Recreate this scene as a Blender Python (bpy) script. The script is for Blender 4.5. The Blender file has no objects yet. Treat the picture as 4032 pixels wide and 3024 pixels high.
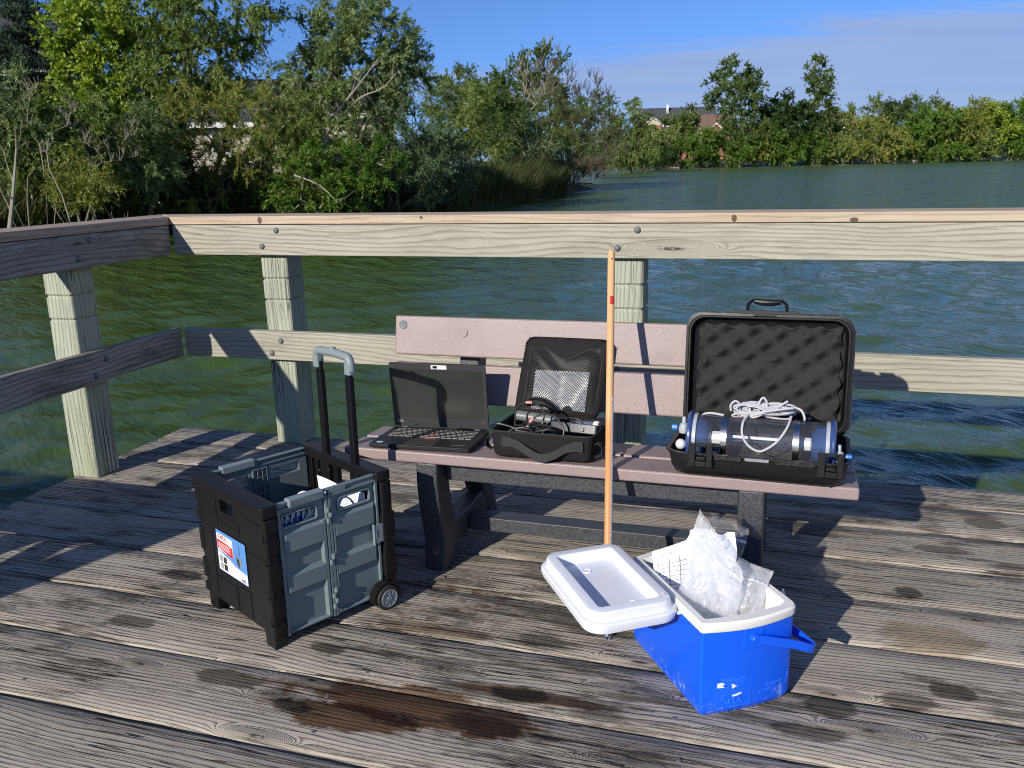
import bpy, bmesh, math, random
import numpy as np
from mathutils import Vector, Matrix, Euler
R = math.radians
S = bpy.context.scene
COL = S.collection
# ------------------------------------------------------------------ camera
CAM_H = 1.3118
YAW, PITCH, ROLL = -0.3143, 0.2468, -0.0248
def cam_axes():
    cy, sy, cp, sp = math.cos(YAW), math.sin(YAW), math.cos(PITCH), math.sin(PITCH)
    f = Vector((sy*cp, cy*cp, -sp)); r = Vector((cy, -sy, 0)); u = r.cross(f)
    cr, sr = math.cos(ROLL), math.sin(ROLL)
    return f, r*cr + u*sr, -r*sr + u*cr
FW, RT, UP = cam_axes()
cam_data = bpy.data.cameras.new('camera')
cam = bpy.data.objects.new('camera', cam_data); COL.objects.link(cam)
cam_data.sensor_width = 36; cam_data.lens = 3420*36/4032
cam_data.clip_start = 0.05; cam_data.clip_end = 3000
m = Matrix((RT, UP, -FW)).transposed().to_4x4(); m.translation = Vector((0, 0, CAM_H))
cam.matrix_world = m
S.camera = cam
def at(px, py, dist):
    """place at a horizontal distance along the sight line of a photo point (full-size pixels)"""
    d = FW + RT*((px-2016)/3420) - UP*((py-1512)/3420)
    t = dist/math.hypot(d.x, d.y)
    return Vector((0, 0, CAM_H)) + d*t
# ------------------------------------------------------------------ light
SUN = Vector((-0.72, -2.20, 1.0)).normalized()
ELEV = math.asin(SUN.z)
W = bpy.data.worlds.new('World'); S.world = W; W.use_nodes = True
sun_data = bpy.data.lights.new('sun', 'SUN'); sun = bpy.data.objects.new('sun', sun_data); COL.objects.link(sun)
sun_data.energy = 5.0; sun_data.angle = R(0.53); sun_data.color = (1.0, 0.93, 0.82)
sun.rotation_euler = SUN.to_track_quat('Z', 'Y').to_euler(); sun.location = (-10, -30, 14)
S.view_settings.view_transform = 'Standard'; S.view_settings.look = 'None'
S.view_settings.gamma = 1; S.view_settings.use_curve_mapping = False
S.view_settings.exposure = 0.1
S.cycles.max_bounces = 10; S.cycles.transparent_max_bounces = 24; S.cycles.transmission_bounces = 12
S.cycles.pixel_filter_type = 'BLACKMAN_HARRIS'; S.cycles.filter_width = 1.05
S.cycles.caustics_reflective = False; S.cycles.caustics_refractive = False
# ------------------------------------------------------------------ node helpers
class G:
    def __init__(s, nt):
        s.nt = nt; s.N = nt.nodes; s.L = nt.links
    def put(s, sock, v):
        if isinstance(v, bpy.types.NodeSocket): s.L.new(v, sock)
        elif v is not None:
            if hasattr(sock, 'default_value'):
                dv = sock.default_value
                if hasattr(dv, '__len__') and not hasattr(v, '__len__'): v = [v]*len(dv)
                if hasattr(dv, '__len__') and len(dv) == 4 and len(v) == 3: v = (*v, 1)
                sock.default_value = v
    def math(s, op, a, b=None, c=None, clamp=False):
        n = s.N.new('ShaderNodeMath'); n.operation = op; n.use_clamp = clamp
        for i, v in enumerate((a, b, c)): s.put(n.inputs[i], v)
        return n.outputs[0]
    def vmath(s, op, a, b=None):
        n = s.N.new('ShaderNodeVectorMath'); n.operation = op
        s.put(n.inputs[0], a); s.put(n.inputs[1], b)
        return n.outputs[1] if op in ('LENGTH', 'DISTANCE', 'DOT_PRODUCT') else n.outputs[0]
    def mix(s, f, a, b, mode='MIX'):
        n = s.N.new('ShaderNodeMix'); n.data_type = 'RGBA'; n.blend_type = mode
        s.put(n.inputs[0], f); s.put(n.inputs[6], a); s.put(n.inputs[7], b)
        return n.outputs[2]
    def noise(s, vec, scale=5, detail=3, rough=.55, dist=0, w=None, out=0):
        n = s.N.new('ShaderNodeTexNoise')
        if w is not None: n.noise_dimensions = '4D'; s.put(n.inputs['W'], w)
        s.put(n.inputs['Vector'], vec); s.put(n.inputs['Scale'], scale); s.put(n.inputs['Detail'], detail)
        s.put(n.inputs['Roughness'], rough); s.put(n.inputs['Distortion'], dist)
        return n.outputs[out]
    def voro(s, vec, scale=5, feature='F1', rnd=1, out='Distance', dim='3D'):
        n = s.N.new('ShaderNodeTexVoronoi'); n.feature = feature; n.voronoi_dimensions = dim
        s.put(n.inputs['Vector'], vec); s.put(n.inputs['Scale'], scale); s.put(n.inputs['Randomness'], rnd)
        return n.outputs[out]
    def map(s, vec, scale=(1, 1, 1), loc=(0, 0, 0), rot=(0, 0, 0)):
        n = s.N.new('ShaderNodeMapping')
        s.put(n.inputs['Vector'], vec); s.put(n.inputs['Location'], loc)
        s.put(n.inputs['Rotation'], rot); s.put(n.inputs['Scale'], scale)
        return n.outputs[0]
    def ramp(s, f, stops, interp='LINEAR'):
        n = s.N.new('ShaderNodeValToRGB'); n.color_ramp.interpolation = interp
        e = n.color_ramp.elements
        while len(e) < len(stops): e.new(0.5)
        for el, (p, c) in zip(e, stops):
            el.position = p; el.color = (*c, 1) if hasattr(c, '__len__') else (c, c, c, 1)
        s.put(n.inputs[0], f); return n.outputs[0]
    def sstep(s, v, a, b):
        n = s.N.new('ShaderNodeMapRange'); n.interpolation_type = 'SMOOTHSTEP'
        s.put(n.inputs[0], v); n.inputs[1].default_value = a; n.inputs[2].default_value = b
        return n.outputs[0]
    def bump(s, h, strength=.5, dist=.01, normal=None):
        n = s.N.new('ShaderNodeBump'); s.put(n.inputs['Strength'], strength); s.put(n.inputs['Distance'], dist)
        s.put(n.inputs['Height'], h)
        if normal is not None: s.put(n.inputs['Normal'], normal)
        return n.outputs[0]
    def coord(s, which='Object'): return s.N.new('ShaderNodeTexCoord').outputs[which]
    def rand(s): return s.N.new('ShaderNodeObjectInfo').outputs['Random']
    def sep(s, v):
        n = s.N.new('ShaderNodeSeparateXYZ'); s.put(n.inputs[0], v); return n.outputs
    def comb(s, x, y, z):
        n = s.N.new('ShaderNodeCombineXYZ')
        for i, v in enumerate((x, y, z)): s.put(n.inputs[i], v)
        return n.outputs[0]
    def attr(s, name, out='Fac'):
        n = s.N.new('ShaderNodeAttribute'); n.attribute_name = name; return n.outputs[out]
def new_mat(name):
    mt = bpy.data.materials.new(name); mt.use_nodes = True
    g = G(mt.node_tree); b = mt.node_tree.nodes['Principled BSDF']
    return mt, g, b
def setb(g, b, **k):
    names = dict(color='Base Color', rough='Roughness', metal='Metallic', normal='Normal', ior='IOR', alpha='Alpha',
                 trans='Transmission Weight', coat='Coat Weight', spec='Specular IOR Level', sub='Subsurface Weight', coatr='Coat Roughness')
    for key, v in k.items(): g.put(b.inputs[names[key]], v)
def plain(name, color, rough=.5, metal=0, var=.08, vscale=30, bump=0, bscale=200, bdist=.001, coat=0, **k):
    """simple material with slight uneven tone, gloss and optional fine relief"""
    mt, g, b = new_mat(name)
    co = g.coord()
    n = g.noise(co, vscale, 4, .6)
    c = g.mix(n, tuple(min(1, x*(1-var)) for x in color), tuple(min(1, x*(1+var)) for x in color))
    rg = g.math('ADD', rough-.06, g.math('MULTIPLY', g.noise(co, vscale*2.3, 3), .12))
    setb(g, b, color=c, rough=rg, metal=metal, coat=coat, **k)
    if bump: setb(g, b, normal=g.bump(g.noise(co, bscale, 3, .6), bump, bdist))
    return mt
# ------------------------------------------------------------------ object helpers
def tag(o, label=None, category=None, group=None, kind=None):
    if label: o['label'] = label
    if category: o['category'] = category
    if group: o['group'] = group
    if kind: o['kind'] = kind
    return o
def empty(name, label=None, category=None, loc=(0, 0, 0), rot=(0, 0, 0), parent=None, group=None, kind=None):
    o = bpy.data.objects.new(name, None); COL.objects.link(o); o.empty_display_size = .1
    o.location = loc; o.rotation_euler = rot
    if parent: o.parent = parent
    return tag(o, label, category, group, kind)
class MB:
    def __init__(s): s.v = []; s.f = []; s.m = []
    def add(s, vs, fs, mat=0, T=None):
        k = len(s.v)
        s.v += [tuple(T @ Vector(p)) for p in vs] if T is not None else [tuple(p) for p in vs]
        s.f += [tuple(i+k for i in f) for f in fs]; s.m += [mat]*len(fs); return s
    def box(s, x0, x1, y0, y1, z0, z1, mat=0, T=None):
        v = [(x, y, z) for z in (z0, z1) for y in (y0, y1) for x in (x0, x1)]
        return s.add(v, [(0, 2, 3, 1), (4, 5, 7, 6), (0, 1, 5, 4), (2, 6, 7, 3), (0, 4, 6, 2), (1, 3, 7, 5)], mat, T)
    def prism(s, poly, a, b, axis='z', mat=0, T=None):
        """extrude a 2D outline; axis z: (x,y), axis x: (y,z), axis y: (x,z)"""
        if axis == 'z': fn = lambda p, t: (p[0], p[1], t)
        elif axis == 'x': fn = lambda p, t: (t, p[0], p[1])
        else: fn = lambda p, t: (p[0], t, p[1])
        n = len(poly); v = [fn(p, a) for p in poly] + [fn(p, b) for p in poly]
        f = [tuple(range(n))[::-1], tuple(range(n, 2*n))] + [(i, (i+1) % n, (i+1) % n+n, i+n) for i in range(n)]
        return s.add(v, f, mat, T)
    def tube(s, pts, r, n=8, closed=False, mat=0, T=None, flat=None):
        P = [Vector(p) for p in pts]; k = len(P)
        rs = r if hasattr(r, '__len__') else [r]*k
        v = []; up = None
        for i in range(k):
            if closed: t = (P[(i+1) % k]-P[i-1])
            else: t = P[min(i+1, k-1)]-P[max(i-1, 0)]
            t.normalize()
            if up is None:
                up = Vector((0, 0, 1)) if abs(t.z) < .9 else Vector((1, 0, 0))
            a = t.cross(up)
            if a.length < 1e-5: a = t.orthogonal()
            a.normalize(); b = a.cross(t); up = b
            for j in range(n):
                q = 2*math.pi*j/n
                fb = flat if flat else 1
                v.append(P[i] + a*math.cos(q)*rs[i] + b*math.sin(q)*rs[i]*fb)
        f = []
        for i in range(k if closed else k-1):
            i2 = (i+1) % k
            for j in range(n):
                j2 = (j+1) % n; f.append((i*n+j, i*n+j2, i2*n+j2, i2*n+j))
        if not closed: f += [tuple(range(n))[::-1], tuple(range((k-1)*n, k*n))]
        return s.add(v, f, mat, T)
    def lathe(s, prof, n=24, mat=0, T=None, axis='z'):
        v = []; f = []
        for (r, z) in prof:
            for j in range(n):
                q = 2*math.pi*j/n; c, d = r*math.cos(q), r*math.sin(q)
                v.append((c, d, z) if axis == 'z' else ((z, c, d) if axis == 'x' else (c, z, d)))
        k = len(prof)
        for i in range(k-1):
            for j in range(n):
                j2 = (j+1) % n; f.append((i*n+j, i*n+j2, (i+1)*n+j2, (i+1)*n+j))
        f += [tuple(range(n))[::-1], tuple(range((k-1)*n, k*n))]
        return s.add(v, f, mat, T)
    def grid(s, fn, nu, nv, mat=0, T=None, double=False):
        v = [fn(i/nu, j/nv) for j in range(nv+1) for i in range(nu+1)]
        f = [(j*(nu+1)+i, j*(nu+1)+i+1, (j+1)*(nu+1)+i+1, (j+1)*(nu+1)+i) for j in range(nv) for i in range(nu)]
        return s.add(v, f, mat, T)
    def loft(s, rings, mat=0, T=None, cap0=True, cap1=True):
        n = len(rings[0]); v = [p for r in rings for p in r]; f = []
        for i in range(len(rings)-1):
            for j in range(n):
                j2 = (j+1) % n; f.append((i*n+j, i*n+j2, (i+1)*n+j2, (i+1)*n+j))
        if cap0: f.append(tuple(range(n))[::-1])
        if cap1: f.append(tuple(range((len(rings)-1)*n, len(rings)*n)))
        return s.add(v, f, mat, T)
    def build(s, name, mats, parent=None, bevel=0, seg=2, smooth=False, angle=35, loc=None, rot=None, solid=0):
        me = bpy.data.meshes.new(name); me.from_pydata(s.v, [], s.f)
        mats = mats if isinstance(mats, (list, tuple)) else [mats]
        for mt in mats: me.materials.append(mt)
        if any(s.m): me.polygons.foreach_set('material_index', s.m)
        bm = bmesh.new(); bm.from_mesh(me); bmesh.ops.recalc_face_normals(bm, faces=bm.faces)
        if smooth or bevel:
            for fc in bm.faces: fc.smooth = True
            for e in bm.edges:
                if len(e.link_faces) == 2 and e.calc_face_angle(0) > R(angle): e.smooth = False
                elif len(e.link_faces) != 2: e.smooth = False
        bm.to_mesh(me); bm.free(); me.update()
        o = bpy.data.objects.new(name, me); COL.objects.link(o)
        if parent is not None: o.parent = parent
        if loc is not None: o.location = loc
        if rot is not None: o.rotation_euler = rot
        if solid:
            md = o.modifiers.new('thickness', 'SOLIDIFY'); md.thickness = solid; md.offset = 0
        if bevel:
            md = o.modifiers.new('edge', 'BEVEL'); md.width = bevel; md.segments = seg
            md.limit_method = 'ANGLE'; md.angle_limit = R(40); md.harden_normals = True
        return o
def rrect(x0, x1, y0, y1, r, n=4):
    pts = []
    for cx, cy, a0 in ((x1-r, y1-r, 0), (x0+r, y1-r, 90), (x0+r, y0+r, 180), (x1-r, y0+r, 270)):
        for k in range(n+1):
            a = R(a0 + 90*k/n); pts.append((cx+r*math.cos(a), cy+r*math.sin(a)))
    return pts
def catmull(P, k=6, closed=False):
    P = [Vector(p) for p in P]; n = len(P); out = []
    rng = range(n) if closed else range(n-1)
    for i in rng:
        if closed: a, b, c, d = P[i-1], P[i], P[(i+1) % n], P[(i+2) % n]
        else: a, b, c, d = P[max(i-1, 0)], P[i], P[i+1], P[min(i+2, n-1)]
        for j in range(k):
            t = j/k
            out.append(.5*((2*b)+(c-a)*t+(2*a-5*b+4*c-d)*t*t+(3*b-a-3*c+d)*t**3))
    if not closed: out.append(P[-1])
    return out
def text_mesh(txt, size, depth=.0006, align='CENTER', bold=0, shear=0, xscale=1):
    cu = bpy.data.curves.new('lettering', 'FONT'); cu.body = txt; cu.size = size; cu.extrude = depth; cu.align_x = align; cu.align_y = 'CENTER'
    cu.offset = bold; cu.shear = shear; cu.resolution_u = 3
    ob = bpy.data.objects.new('lettering', cu); COL.objects.link(ob)
    dg = bpy.context.evaluated_depsgraph_get(); me = bpy.data.meshes.new_from_object(ob.evaluated_get(dg))
    COL.objects.unlink(ob); bpy.data.objects.remove(ob); bpy.data.curves.remove(cu)
    if xscale != 1: me.transform(Matrix.Diagonal((xscale, 1, 1, 1)))
    return me
def text_obj(txt, size, mt, parent, M, name='lettering', **k):
    me = text_mesh(txt, size, **k); me.transform(M); me.materials.append(mt)
    o = bpy.data.objects.new(name, me); COL.objects.link(o); o.parent = parent; return o
def frame_matrix(o, ex, ey):
    """matrix with local x along ex, local y along ey, origin o"""
    ex = Vector(ex).normalized(); ey = Vector(ey).normalized(); ez = ex.cross(ey)
    mm = Matrix((ex, ey, ez)).transposed().to_4x4(); mm.translation = Vector(o); return mm
# ------------------------------------------------------------------ sky
def make_world():
    g = G(W.node_tree); bg = W.node_tree.nodes['Background']
    sky = g.N.new('ShaderNodeTexSky'); sky.sky_type = 'NISHITA'; sky.sun_disc = False
    sky.sun_elevation = ELEV; sky.sun_rotation = math.atan2(SUN.x, SUN.y)
    sky.altitude = 100; sky.air_density = 1.0; sky.dust_density = .2; sky.ozone_density = 2.2
    d = g.coord('Generated'); x, y, z = g.sep(d)
    den = g.math('ADD', g.math('MAXIMUM', z, 0), .10)
    p = g.comb(g.math('DIVIDE', x, den), g.math('DIVIDE', y, den), 0)
    p = g.map(p, (1, 1, 1), rot=(0, 0, R(-14)))
    big = g.noise(g.map(p, (.28, .55, 1), (3.1, 1.7, 0)), 1.0, 4, .55, .4)
    fine = g.noise(g.map(p, (.45, 2.1, 1), (7.3, 2.2, 0)), 1.5, 8, .62, .6)
    # a cloud bank that lies to the north-east
    bank = g.math('MULTIPLY', g.math('SUBTRACT', x, g.math('MULTIPLY', y, .02)), .62)
    hi = g.math('MULTIPLY', g.sstep(z, .085, .175), -.55)
    cov = g.math('ADD', g.math('ADD', g.math('ADD', g.math('MULTIPLY', big, .8), g.math('MULTIPLY', fine, .85)), bank), hi)
    cl = g.sstep(cov, .52, .80)
    cl = g.math('MULTIPLY', cl, g.sstep(z, -.01, .05))
    tone = g.noise(g.map(p, (.35, 1.1, 1), (1.3, 8.2, 0)), 1.3, 5, .6)
    ccol = g.mix(tone, (3.9, 5.3, 9.2), (6.4, 7.6, 10.8))
    base = g.mix(1.0, sky.outputs[0], (.66, 1.0, 1.75), 'MULTIPLY')
    base = g.mix(g.sstep(z, .22, -.02), base, g.mix(1.0, base, (.72, .84, 1.12), 'MULTIPLY'))
    c = g.mix(g.math('MULTIPLY', cl, .75), base, ccol)
    g.put(bg.inputs[0], c); bg.inputs[1].default_value = .062
make_world()
# ------------------------------------------------------------------ wood
def wood(name, light, mid, dark, axis='x', rings=55, knots=1.0, weather=.5, crack=.5, rough=.8, green=None, bumpd=.0015, stains=None, knot_scale=(1.1, 5.0), wavy=.12, mould=0):
    """grain runs along an axis; rings swing round knots; each board gets its own cut"""
    mt, g, b = new_mat(name)
    co = g.coord(); x, y, z = g.sep(co)
    u, v, w = {'x': (x, y, z), 'y': (y, x, z), 'z': (z, x, y)}[axis]
    rnd = g.rand(); off = g.math('MULTIPLY', rnd, 91.7)
    uu = g.math('ADD', u, off); ww = g.math('ADD', v, w)
    vv = g.math('ADD', ww, g.math('MULTIPLY', rnd, 13.1))
    P = g.comb(uu, vv, g.math('MULTIPLY', w, .5))
    wav = g.noise(g.map(P, (.9, 3.2, 3.2)), 1.0, 2, .5)
    kd = g.voro(g.map(P, (knot_scale[0], knot_scale[1], 0)), 1.0, dim='2D')
    kc = g.voro(g.map(P, (knot_scale[0], knot_scale[1], 0)), 1.0, dim='2D', out='Color')
    has = g.math('GREATER_THAN', g.sep(kc)[0], .55)
    sz_ = g.math('ADD', .45, g.math('MULTIPLY', g.sep(kc)[1], .55))
    kn = g.math('MULTIPLY', g.sstep(g.math('DIVIDE', kd, sz_), .42, .0), has)
    kn2 = g.math('MULTIPLY', g.math('MULTIPLY', kn, kn), knots)
    f = g.math('ADD', g.math('MULTIPLY', vv, rings*.45), g.math('ADD', g.math('MULTIPLY', wav, rings*wavy), g.math('MULTIPLY', kn2, rings*.12)))
    jig = g.noise(g.map(P, (9, 60, 60)), 1.0, 2, .6)
    f = g.math('ADD', f, g.math('MULTIPLY', jig, .45))
    ring = g.math('FRACT', f)
    late = g.math('MULTIPLY', g.sstep(ring, .45, .88), g.sstep(ring, 1.0, .92))
    fib = g.noise(g.map(P, (6, 330, 330)), 1.0, 3, .65)
    fib2 = g.noise(g.map(P, (2.2, 90, 90)), 1.0, 3, .6)
    patch = g.noise(g.map(P, (2.2, 7, 7)), 1.0, 5, .6)
    patch2 = g.noise(g.map(P, (.9, 2.2, 2.2), (5, 3, 1)), 1.0, 3, .6)
    c = g.mix(g.sstep(patch, .25, .75), light, mid)
    c = g.mix(g.math('MULTIPLY', g.sstep(fib, .35, .75), .55), c, mid)
    c = g.mix(g.math('MULTIPLY', late, g.math('ADD', .35, g.math('MULTIPLY', weather, .45))), c, dark)
    c = g.mix(g.math('MULTIPLY', g.sstep(fib2, .56, .8), weather), c, dark)
    c = g.mix(g.math('MULTIPLY', g.sstep(patch2, .58, .78), weather*.75), c, dark)
    if mould:
        mo = g.noise(g.map(P, (3.0, 13, 13), (2, 7, 0)), 1.0, 6, .72)
        mo2 = g.noise(g.map(co, (1.1, 1.1, 1.1), (4, 2, 0)), 1.0, 3, .6)
        mm_ = g.math('MULTIPLY', g.sstep(g.math('ADD', mo, g.math('MULTIPLY', g.math('SUBTRACT', mo2, .5), .55)), .50, .66), mould)
        c = g.mix(mm_, c, (.034, .027, .018))
        sp = g.noise(g.map(P, (22, 60, 60)), 1.0, 3, .6)
        c = g.mix(g.math('MULTIPLY', g.sstep(sp, .60, .74), mould*.7), c, (.05, .042, .03))
        edge = g.noise(g.map(P, (14, 240, 240), (1, 2, 3)), 1.0, 3, .7)
        c = g.mix(g.math('MULTIPLY', g.sstep(edge, .56, .72), .45), c, (.56, .52, .45))
    core = g.math('MULTIPLY', g.sstep(g.math('DIVIDE', kd, sz_), .085, .03), g.math('MULTIPLY', has, g.sstep(g.noise(co, 60, 2), .25, .6)))
    c = g.mix(g.math('MULTIPLY', core, min(1, knots)), c, tuple(k*.5 for k in dark))
    ck = g.noise(g.map(P, (1.1, 42, 42), (3, 9, 2)), 1.0, 2, .5)
    ckm = g.math('MULTIPLY', g.sstep(g.math('ABSOLUTE', g.math('SUBTRACT', ck, .5)), .020, .005), g.math('MULTIPLY', g.sstep(patch2, .42, .55), crack))
    c = g.mix(ckm, c, tuple(k*.3 for k in dark))
    c = g.mix(g.math('MULTIPLY', g.math('ADD', rnd, -.5), .25), c, (0, 0, 0))  # board-to-board tone
    rgh = g.math('ADD', rough-.08, g.math('MULTIPLY', fib2, .2))
    if green:
        gm = g.math('MULTIPLY', g.sstep(g.noise(g.map(co, (3, 3, 1.2)), 1.2, 4, .6), .42, .7), .6)
        c = g.mix(gm, c, green)
    if stains:
        nz = g.noise(co, 5.5, 5, .7)
        nst = g.noise(g.map(co, (7, 60, 7)), 1, 3, .6)
        for (sx, sy, ax, ay, rot, amt, col) in stains:
            q = g.map(co, (1, 1, 0), (-sx, -sy, 0)); q = g.map(q, (1/ax, 1/ay, 0), rot=(0, 0, rot))
            dd = g.math('ADD', g.vmath('LENGTH', q), g.math('ADD', g.math('MULTIPLY', g.math('SUBTRACT', nz, .5), 1.5), g.math('MULTIPLY', g.math('SUBTRACT', nst, .5), .7)))
            mk = g.math('MULTIPLY', g.sstep(dd, 1.05, .75), amt)
            c = g.mix(mk, c, g.mix(1.0, c, col, 'MULTIPLY'))
            rgh = g.math('SUBTRACT', rgh, g.math('MULTIPLY', mk, .22))
        dv = g.voro(g.map(co, (17, 26, 0)), 1.0, dim='2D')
        dq = g.vmath('LENGTH', g.map(g.map(co, (1, 1, 0), (.98, -2.26, 0)), (1/.32, 1/.2, 0)))
        drop = g.math('MULTIPLY', g.math('MULTIPLY', g.sstep(dv, .40, .28), g.sstep(dq, 1.1, .5)), .75)
        c = g.mix(g.math('MULTIPLY', drop, g.sstep(g.noise(co, 14, 1), .42, .55)), c, g.mix(1.0, c, (.42, .30, .22), 'MULTIPLY'))
    h = g.math('ADD', g.math('MULTIPLY', late, .5), g.math('ADD', g.math('MULTIPLY', fib, .35), g.math('MULTIPLY', ckm, -1.6)))
    h = g.math('ADD', h, g.math('MULTIPLY', core, -.5))
    setb(g, b, color=c, rough=rgh, normal=g.bump(h, .9, bumpd), spec=.25)
    return mt
WET, MLD = (.25, .155, .085), (.20, .18, .145)
STAINS = [(-.86, 1.74, .38, .085, -.03, .97, WET), (-1.0, 1.66, .22, .06, 0, .95, WET), (-.58, 1.86, .22, .030, 0, .85, (.35, .25, .17)), (-.93, 2.10, .20, .035, 0, .7, (.38, .29, .2)),
          (.15, 2.02, .07, .05, 0, .85, MLD), (.33, 2.10, .08, .035, 0, .7, MLD), (.44, 2.17, .06, .045, 0, .9, MLD), (.42, 2.42, .14, .09, .2, .6, (.55, .45, .30)), (.40, 2.70, .045, .05, 0, .9, MLD),
          (.10, 1.90, .10, .03, 0, .8, MLD), (-.60, 2.88, .15, .05, 0, .9, (.24, .19, .10)), (-1.90, 2.20, .10, .035, .5, .9, (.15, .13, .10)), (-1.85, 1.90, .09, .03, 0, .75, MLD),
          (-1.38, 1.72, .11, .035, 0, .8, MLD), (-1.14, 1.66, .07, .025, 0, .9, MLD), (-1.19, 1.92, .07, .025, 0, .85, MLD), (-.60, 1.86, .09, .035, 0, .85, MLD), (-.66, 1.72, .10, .04, 0, .8, MLD), (.72, 3.33, .07, .06, .5, .7, MLD), (.55, 3.05, .1, .03, .4, .7, MLD)]
M_deck = wood('weathered deck planks', (.48, .435, .36), (.33, .292, .24), (.075, .057, .042), 'x', rings=150, wavy=.055, mould=.75, knots=1.0, weather=.75, crack=.95, stains=STAINS, bumpd=.003, knot_scale=(2.0, 8.0))
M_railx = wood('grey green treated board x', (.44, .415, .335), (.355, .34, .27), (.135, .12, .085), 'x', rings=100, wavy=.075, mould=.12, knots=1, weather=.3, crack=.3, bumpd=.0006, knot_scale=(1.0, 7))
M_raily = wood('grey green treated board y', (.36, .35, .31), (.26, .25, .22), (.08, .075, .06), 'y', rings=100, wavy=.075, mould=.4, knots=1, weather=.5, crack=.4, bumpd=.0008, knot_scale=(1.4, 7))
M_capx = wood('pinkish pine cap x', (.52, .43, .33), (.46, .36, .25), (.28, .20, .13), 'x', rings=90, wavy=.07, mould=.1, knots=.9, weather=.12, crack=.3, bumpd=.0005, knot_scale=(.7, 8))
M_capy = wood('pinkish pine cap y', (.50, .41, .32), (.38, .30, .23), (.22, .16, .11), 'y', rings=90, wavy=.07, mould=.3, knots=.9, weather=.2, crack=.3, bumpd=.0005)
M_post = wood('pale green treated post', (.43, .46, .37), (.34, .37, .28), (.12, .115, .08), 'z', rings=110, wavy=.06, mould=.18, knots=.5, weather=.35, crack=1.0, bumpd=.0009, green=(.30, .33, .20))
M_bolt = plain('galvanised bolt', (.13, .145, .165), .6, .2, .15, 90, .3, 300)
M_dark = plain('dark timber underside', (.05, .042, .033), .9)
# ------------------------------------------------------------------ deck
rng = random.Random(5)
deck = empty('pier_deck', kind='structure')
edges = [3.705, 3.470, 3.189, 2.904, 2.617, 2.342, 2.065, 1.793, 1.505, 1.222, .937, .65, .365, .08, -.2, -.49, -.78]
def plank_mesh(y0, y1, xl, xr):
    n = 90; mb = MB(); rows = []
    j0 = [rng.uniform(-.0025, .0025) for _ in range(n+1)]; j1 = [rng.uniform(-.0025, .0025) for _ in range(n+1)]
    wv = rng.uniform(0, 6); cup = rng.uniform(-.002, .003)
    for i in range(n+1):
        x = xl + (xr-xl)*i/n; dz = .0022*math.sin(x*1.3+wv) + rng.uniform(-.0004, .0004)
        bow = .003*math.sin(x*.7+wv*2)
        a = y0 + .0065 + j0[i]*.8 + bow; c = y1 - .0055 + j1[i]*.8 + bow; e = .007
        rows.append([(x, a, -.040), (x, a, -.006+dz), (x, a+e, dz-.0008), (x, (a*3+c)/4, dz+cup*.5), (x, (a+c)/2, dz+cup), (x, (a+c*3)/4, dz+cup*.5), (x, c-e, dz-.0008), (x, c, -.006+dz), (x, c, -.040)])
    mb.loft(rows)
    return mb
for i in range(len(edges)-1):
    y1, y0 = edges[i], edges[i+1]
    xl = -3.03 + rng.uniform(-.012, .012) - (.012 if i == 0 else 0)
    if y1 < .5: xl = -8
    plank_mesh(y0, y1, xl, 3.4).build('plank', M_deck, deck, smooth=True, angle=60)
nb = MB()
for y1, y0 in zip(edges, edges[1:]):
    for jx in (-2.86, -1.9, -1.05, -.2, .62, 1.5, 2.3):
        for t in (.25, .75):
            x = jx + rng.uniform(-.03, .03); y = y0+(y1-y0)*t+rng.uniform(-.02, .02)
            nb.lathe([(.0001, .0022), (.0052, .0024), (.0064, .0015), (.0068, 0)], 8, T=Matrix.Translation((x, y, .001)))
nb.build('nail_heads', M_bolt, deck)
jb = MB()
for jx in (-2.9, -1.9, -1.05, -.2, .62, 1.5, 2.3, 3.2): jb.box(jx-.022, jx+.022, -.9, 3.62, -.24, -.045)
jb.box(-2.98, 3.3, 3.62, 3.66, -.26, -.045); jb.box(-3.0, -2.96, .1, 3.62, -.26, -.045)
jb.box(-3.0, 3.3, .6, .75, -.42, -.25); jb.box(-3.0, 3.3, 2.7, 2.85, -.42, -.25)
for px_ in (-2.7, -.4, 1.9):
    for py_ in (.67, 2.78): jb.lathe([(.11, -2.2), (.11, -.42)], 12, T=Matrix.Translation((px_, py_, 0)))
jb.build('joist_frame', M_dark, deck)
# ------------------------------------------------------------------ railing
XC, YB = -2.868, 3.545
def board(x0, x1, y0, y1, z0, z1, mt, parent, name):
    return MB().box(x0, x1, y0, y1, z0, z1).build(name, mt, parent, bevel=.004, seg=3)
def domed_bolt(p, normal, parent, r=.0135):
    t = Matrix.Translation(p) @ Vector(normal).to_track_quat('Z', 'Y').to_matrix().to_4x4()
    MB().lathe([(r, -.002), (r, .001), (r*.93, .004), (r*.7, .0072), (r*.35, .009), (.0003, .0095)], 20, T=t).build('bolt', M_bolt, parent, smooth=True, angle=50)
def post(x, y, parent, z1=1.067, z0=-.0):
    a = .07; mb = MB()
    sec = [(-a, -a), (a, -a), (a, a), (-a, a)]
    mb2 = []
    zs = [(z0, 1), (.703, 1), (.713, .9), (.722, 1), (.805, 1), (.815, .9), (.824, 1), (z1, 1)]
    rings = []
    for zz, s_ in zs:
        e = a*s_; c = .006
        rings.append([(-e+c, -e, zz), (e-c, -e, zz), (e, -e+c, zz), (e, e-c, zz), (e-c, e, zz), (-e+c, e, zz), (-e, e-c, zz), (-e, -e+c, zz)])
    mb.loft(rings); o = mb.build('post', M_post, parent, smooth=True, angle=25, loc=(x, y, 0)); return o
rail_b = empty('railing', 'long pale timber railing with tan cap running along the water behind the bench', 'railing', (0, 0, 0))
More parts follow.
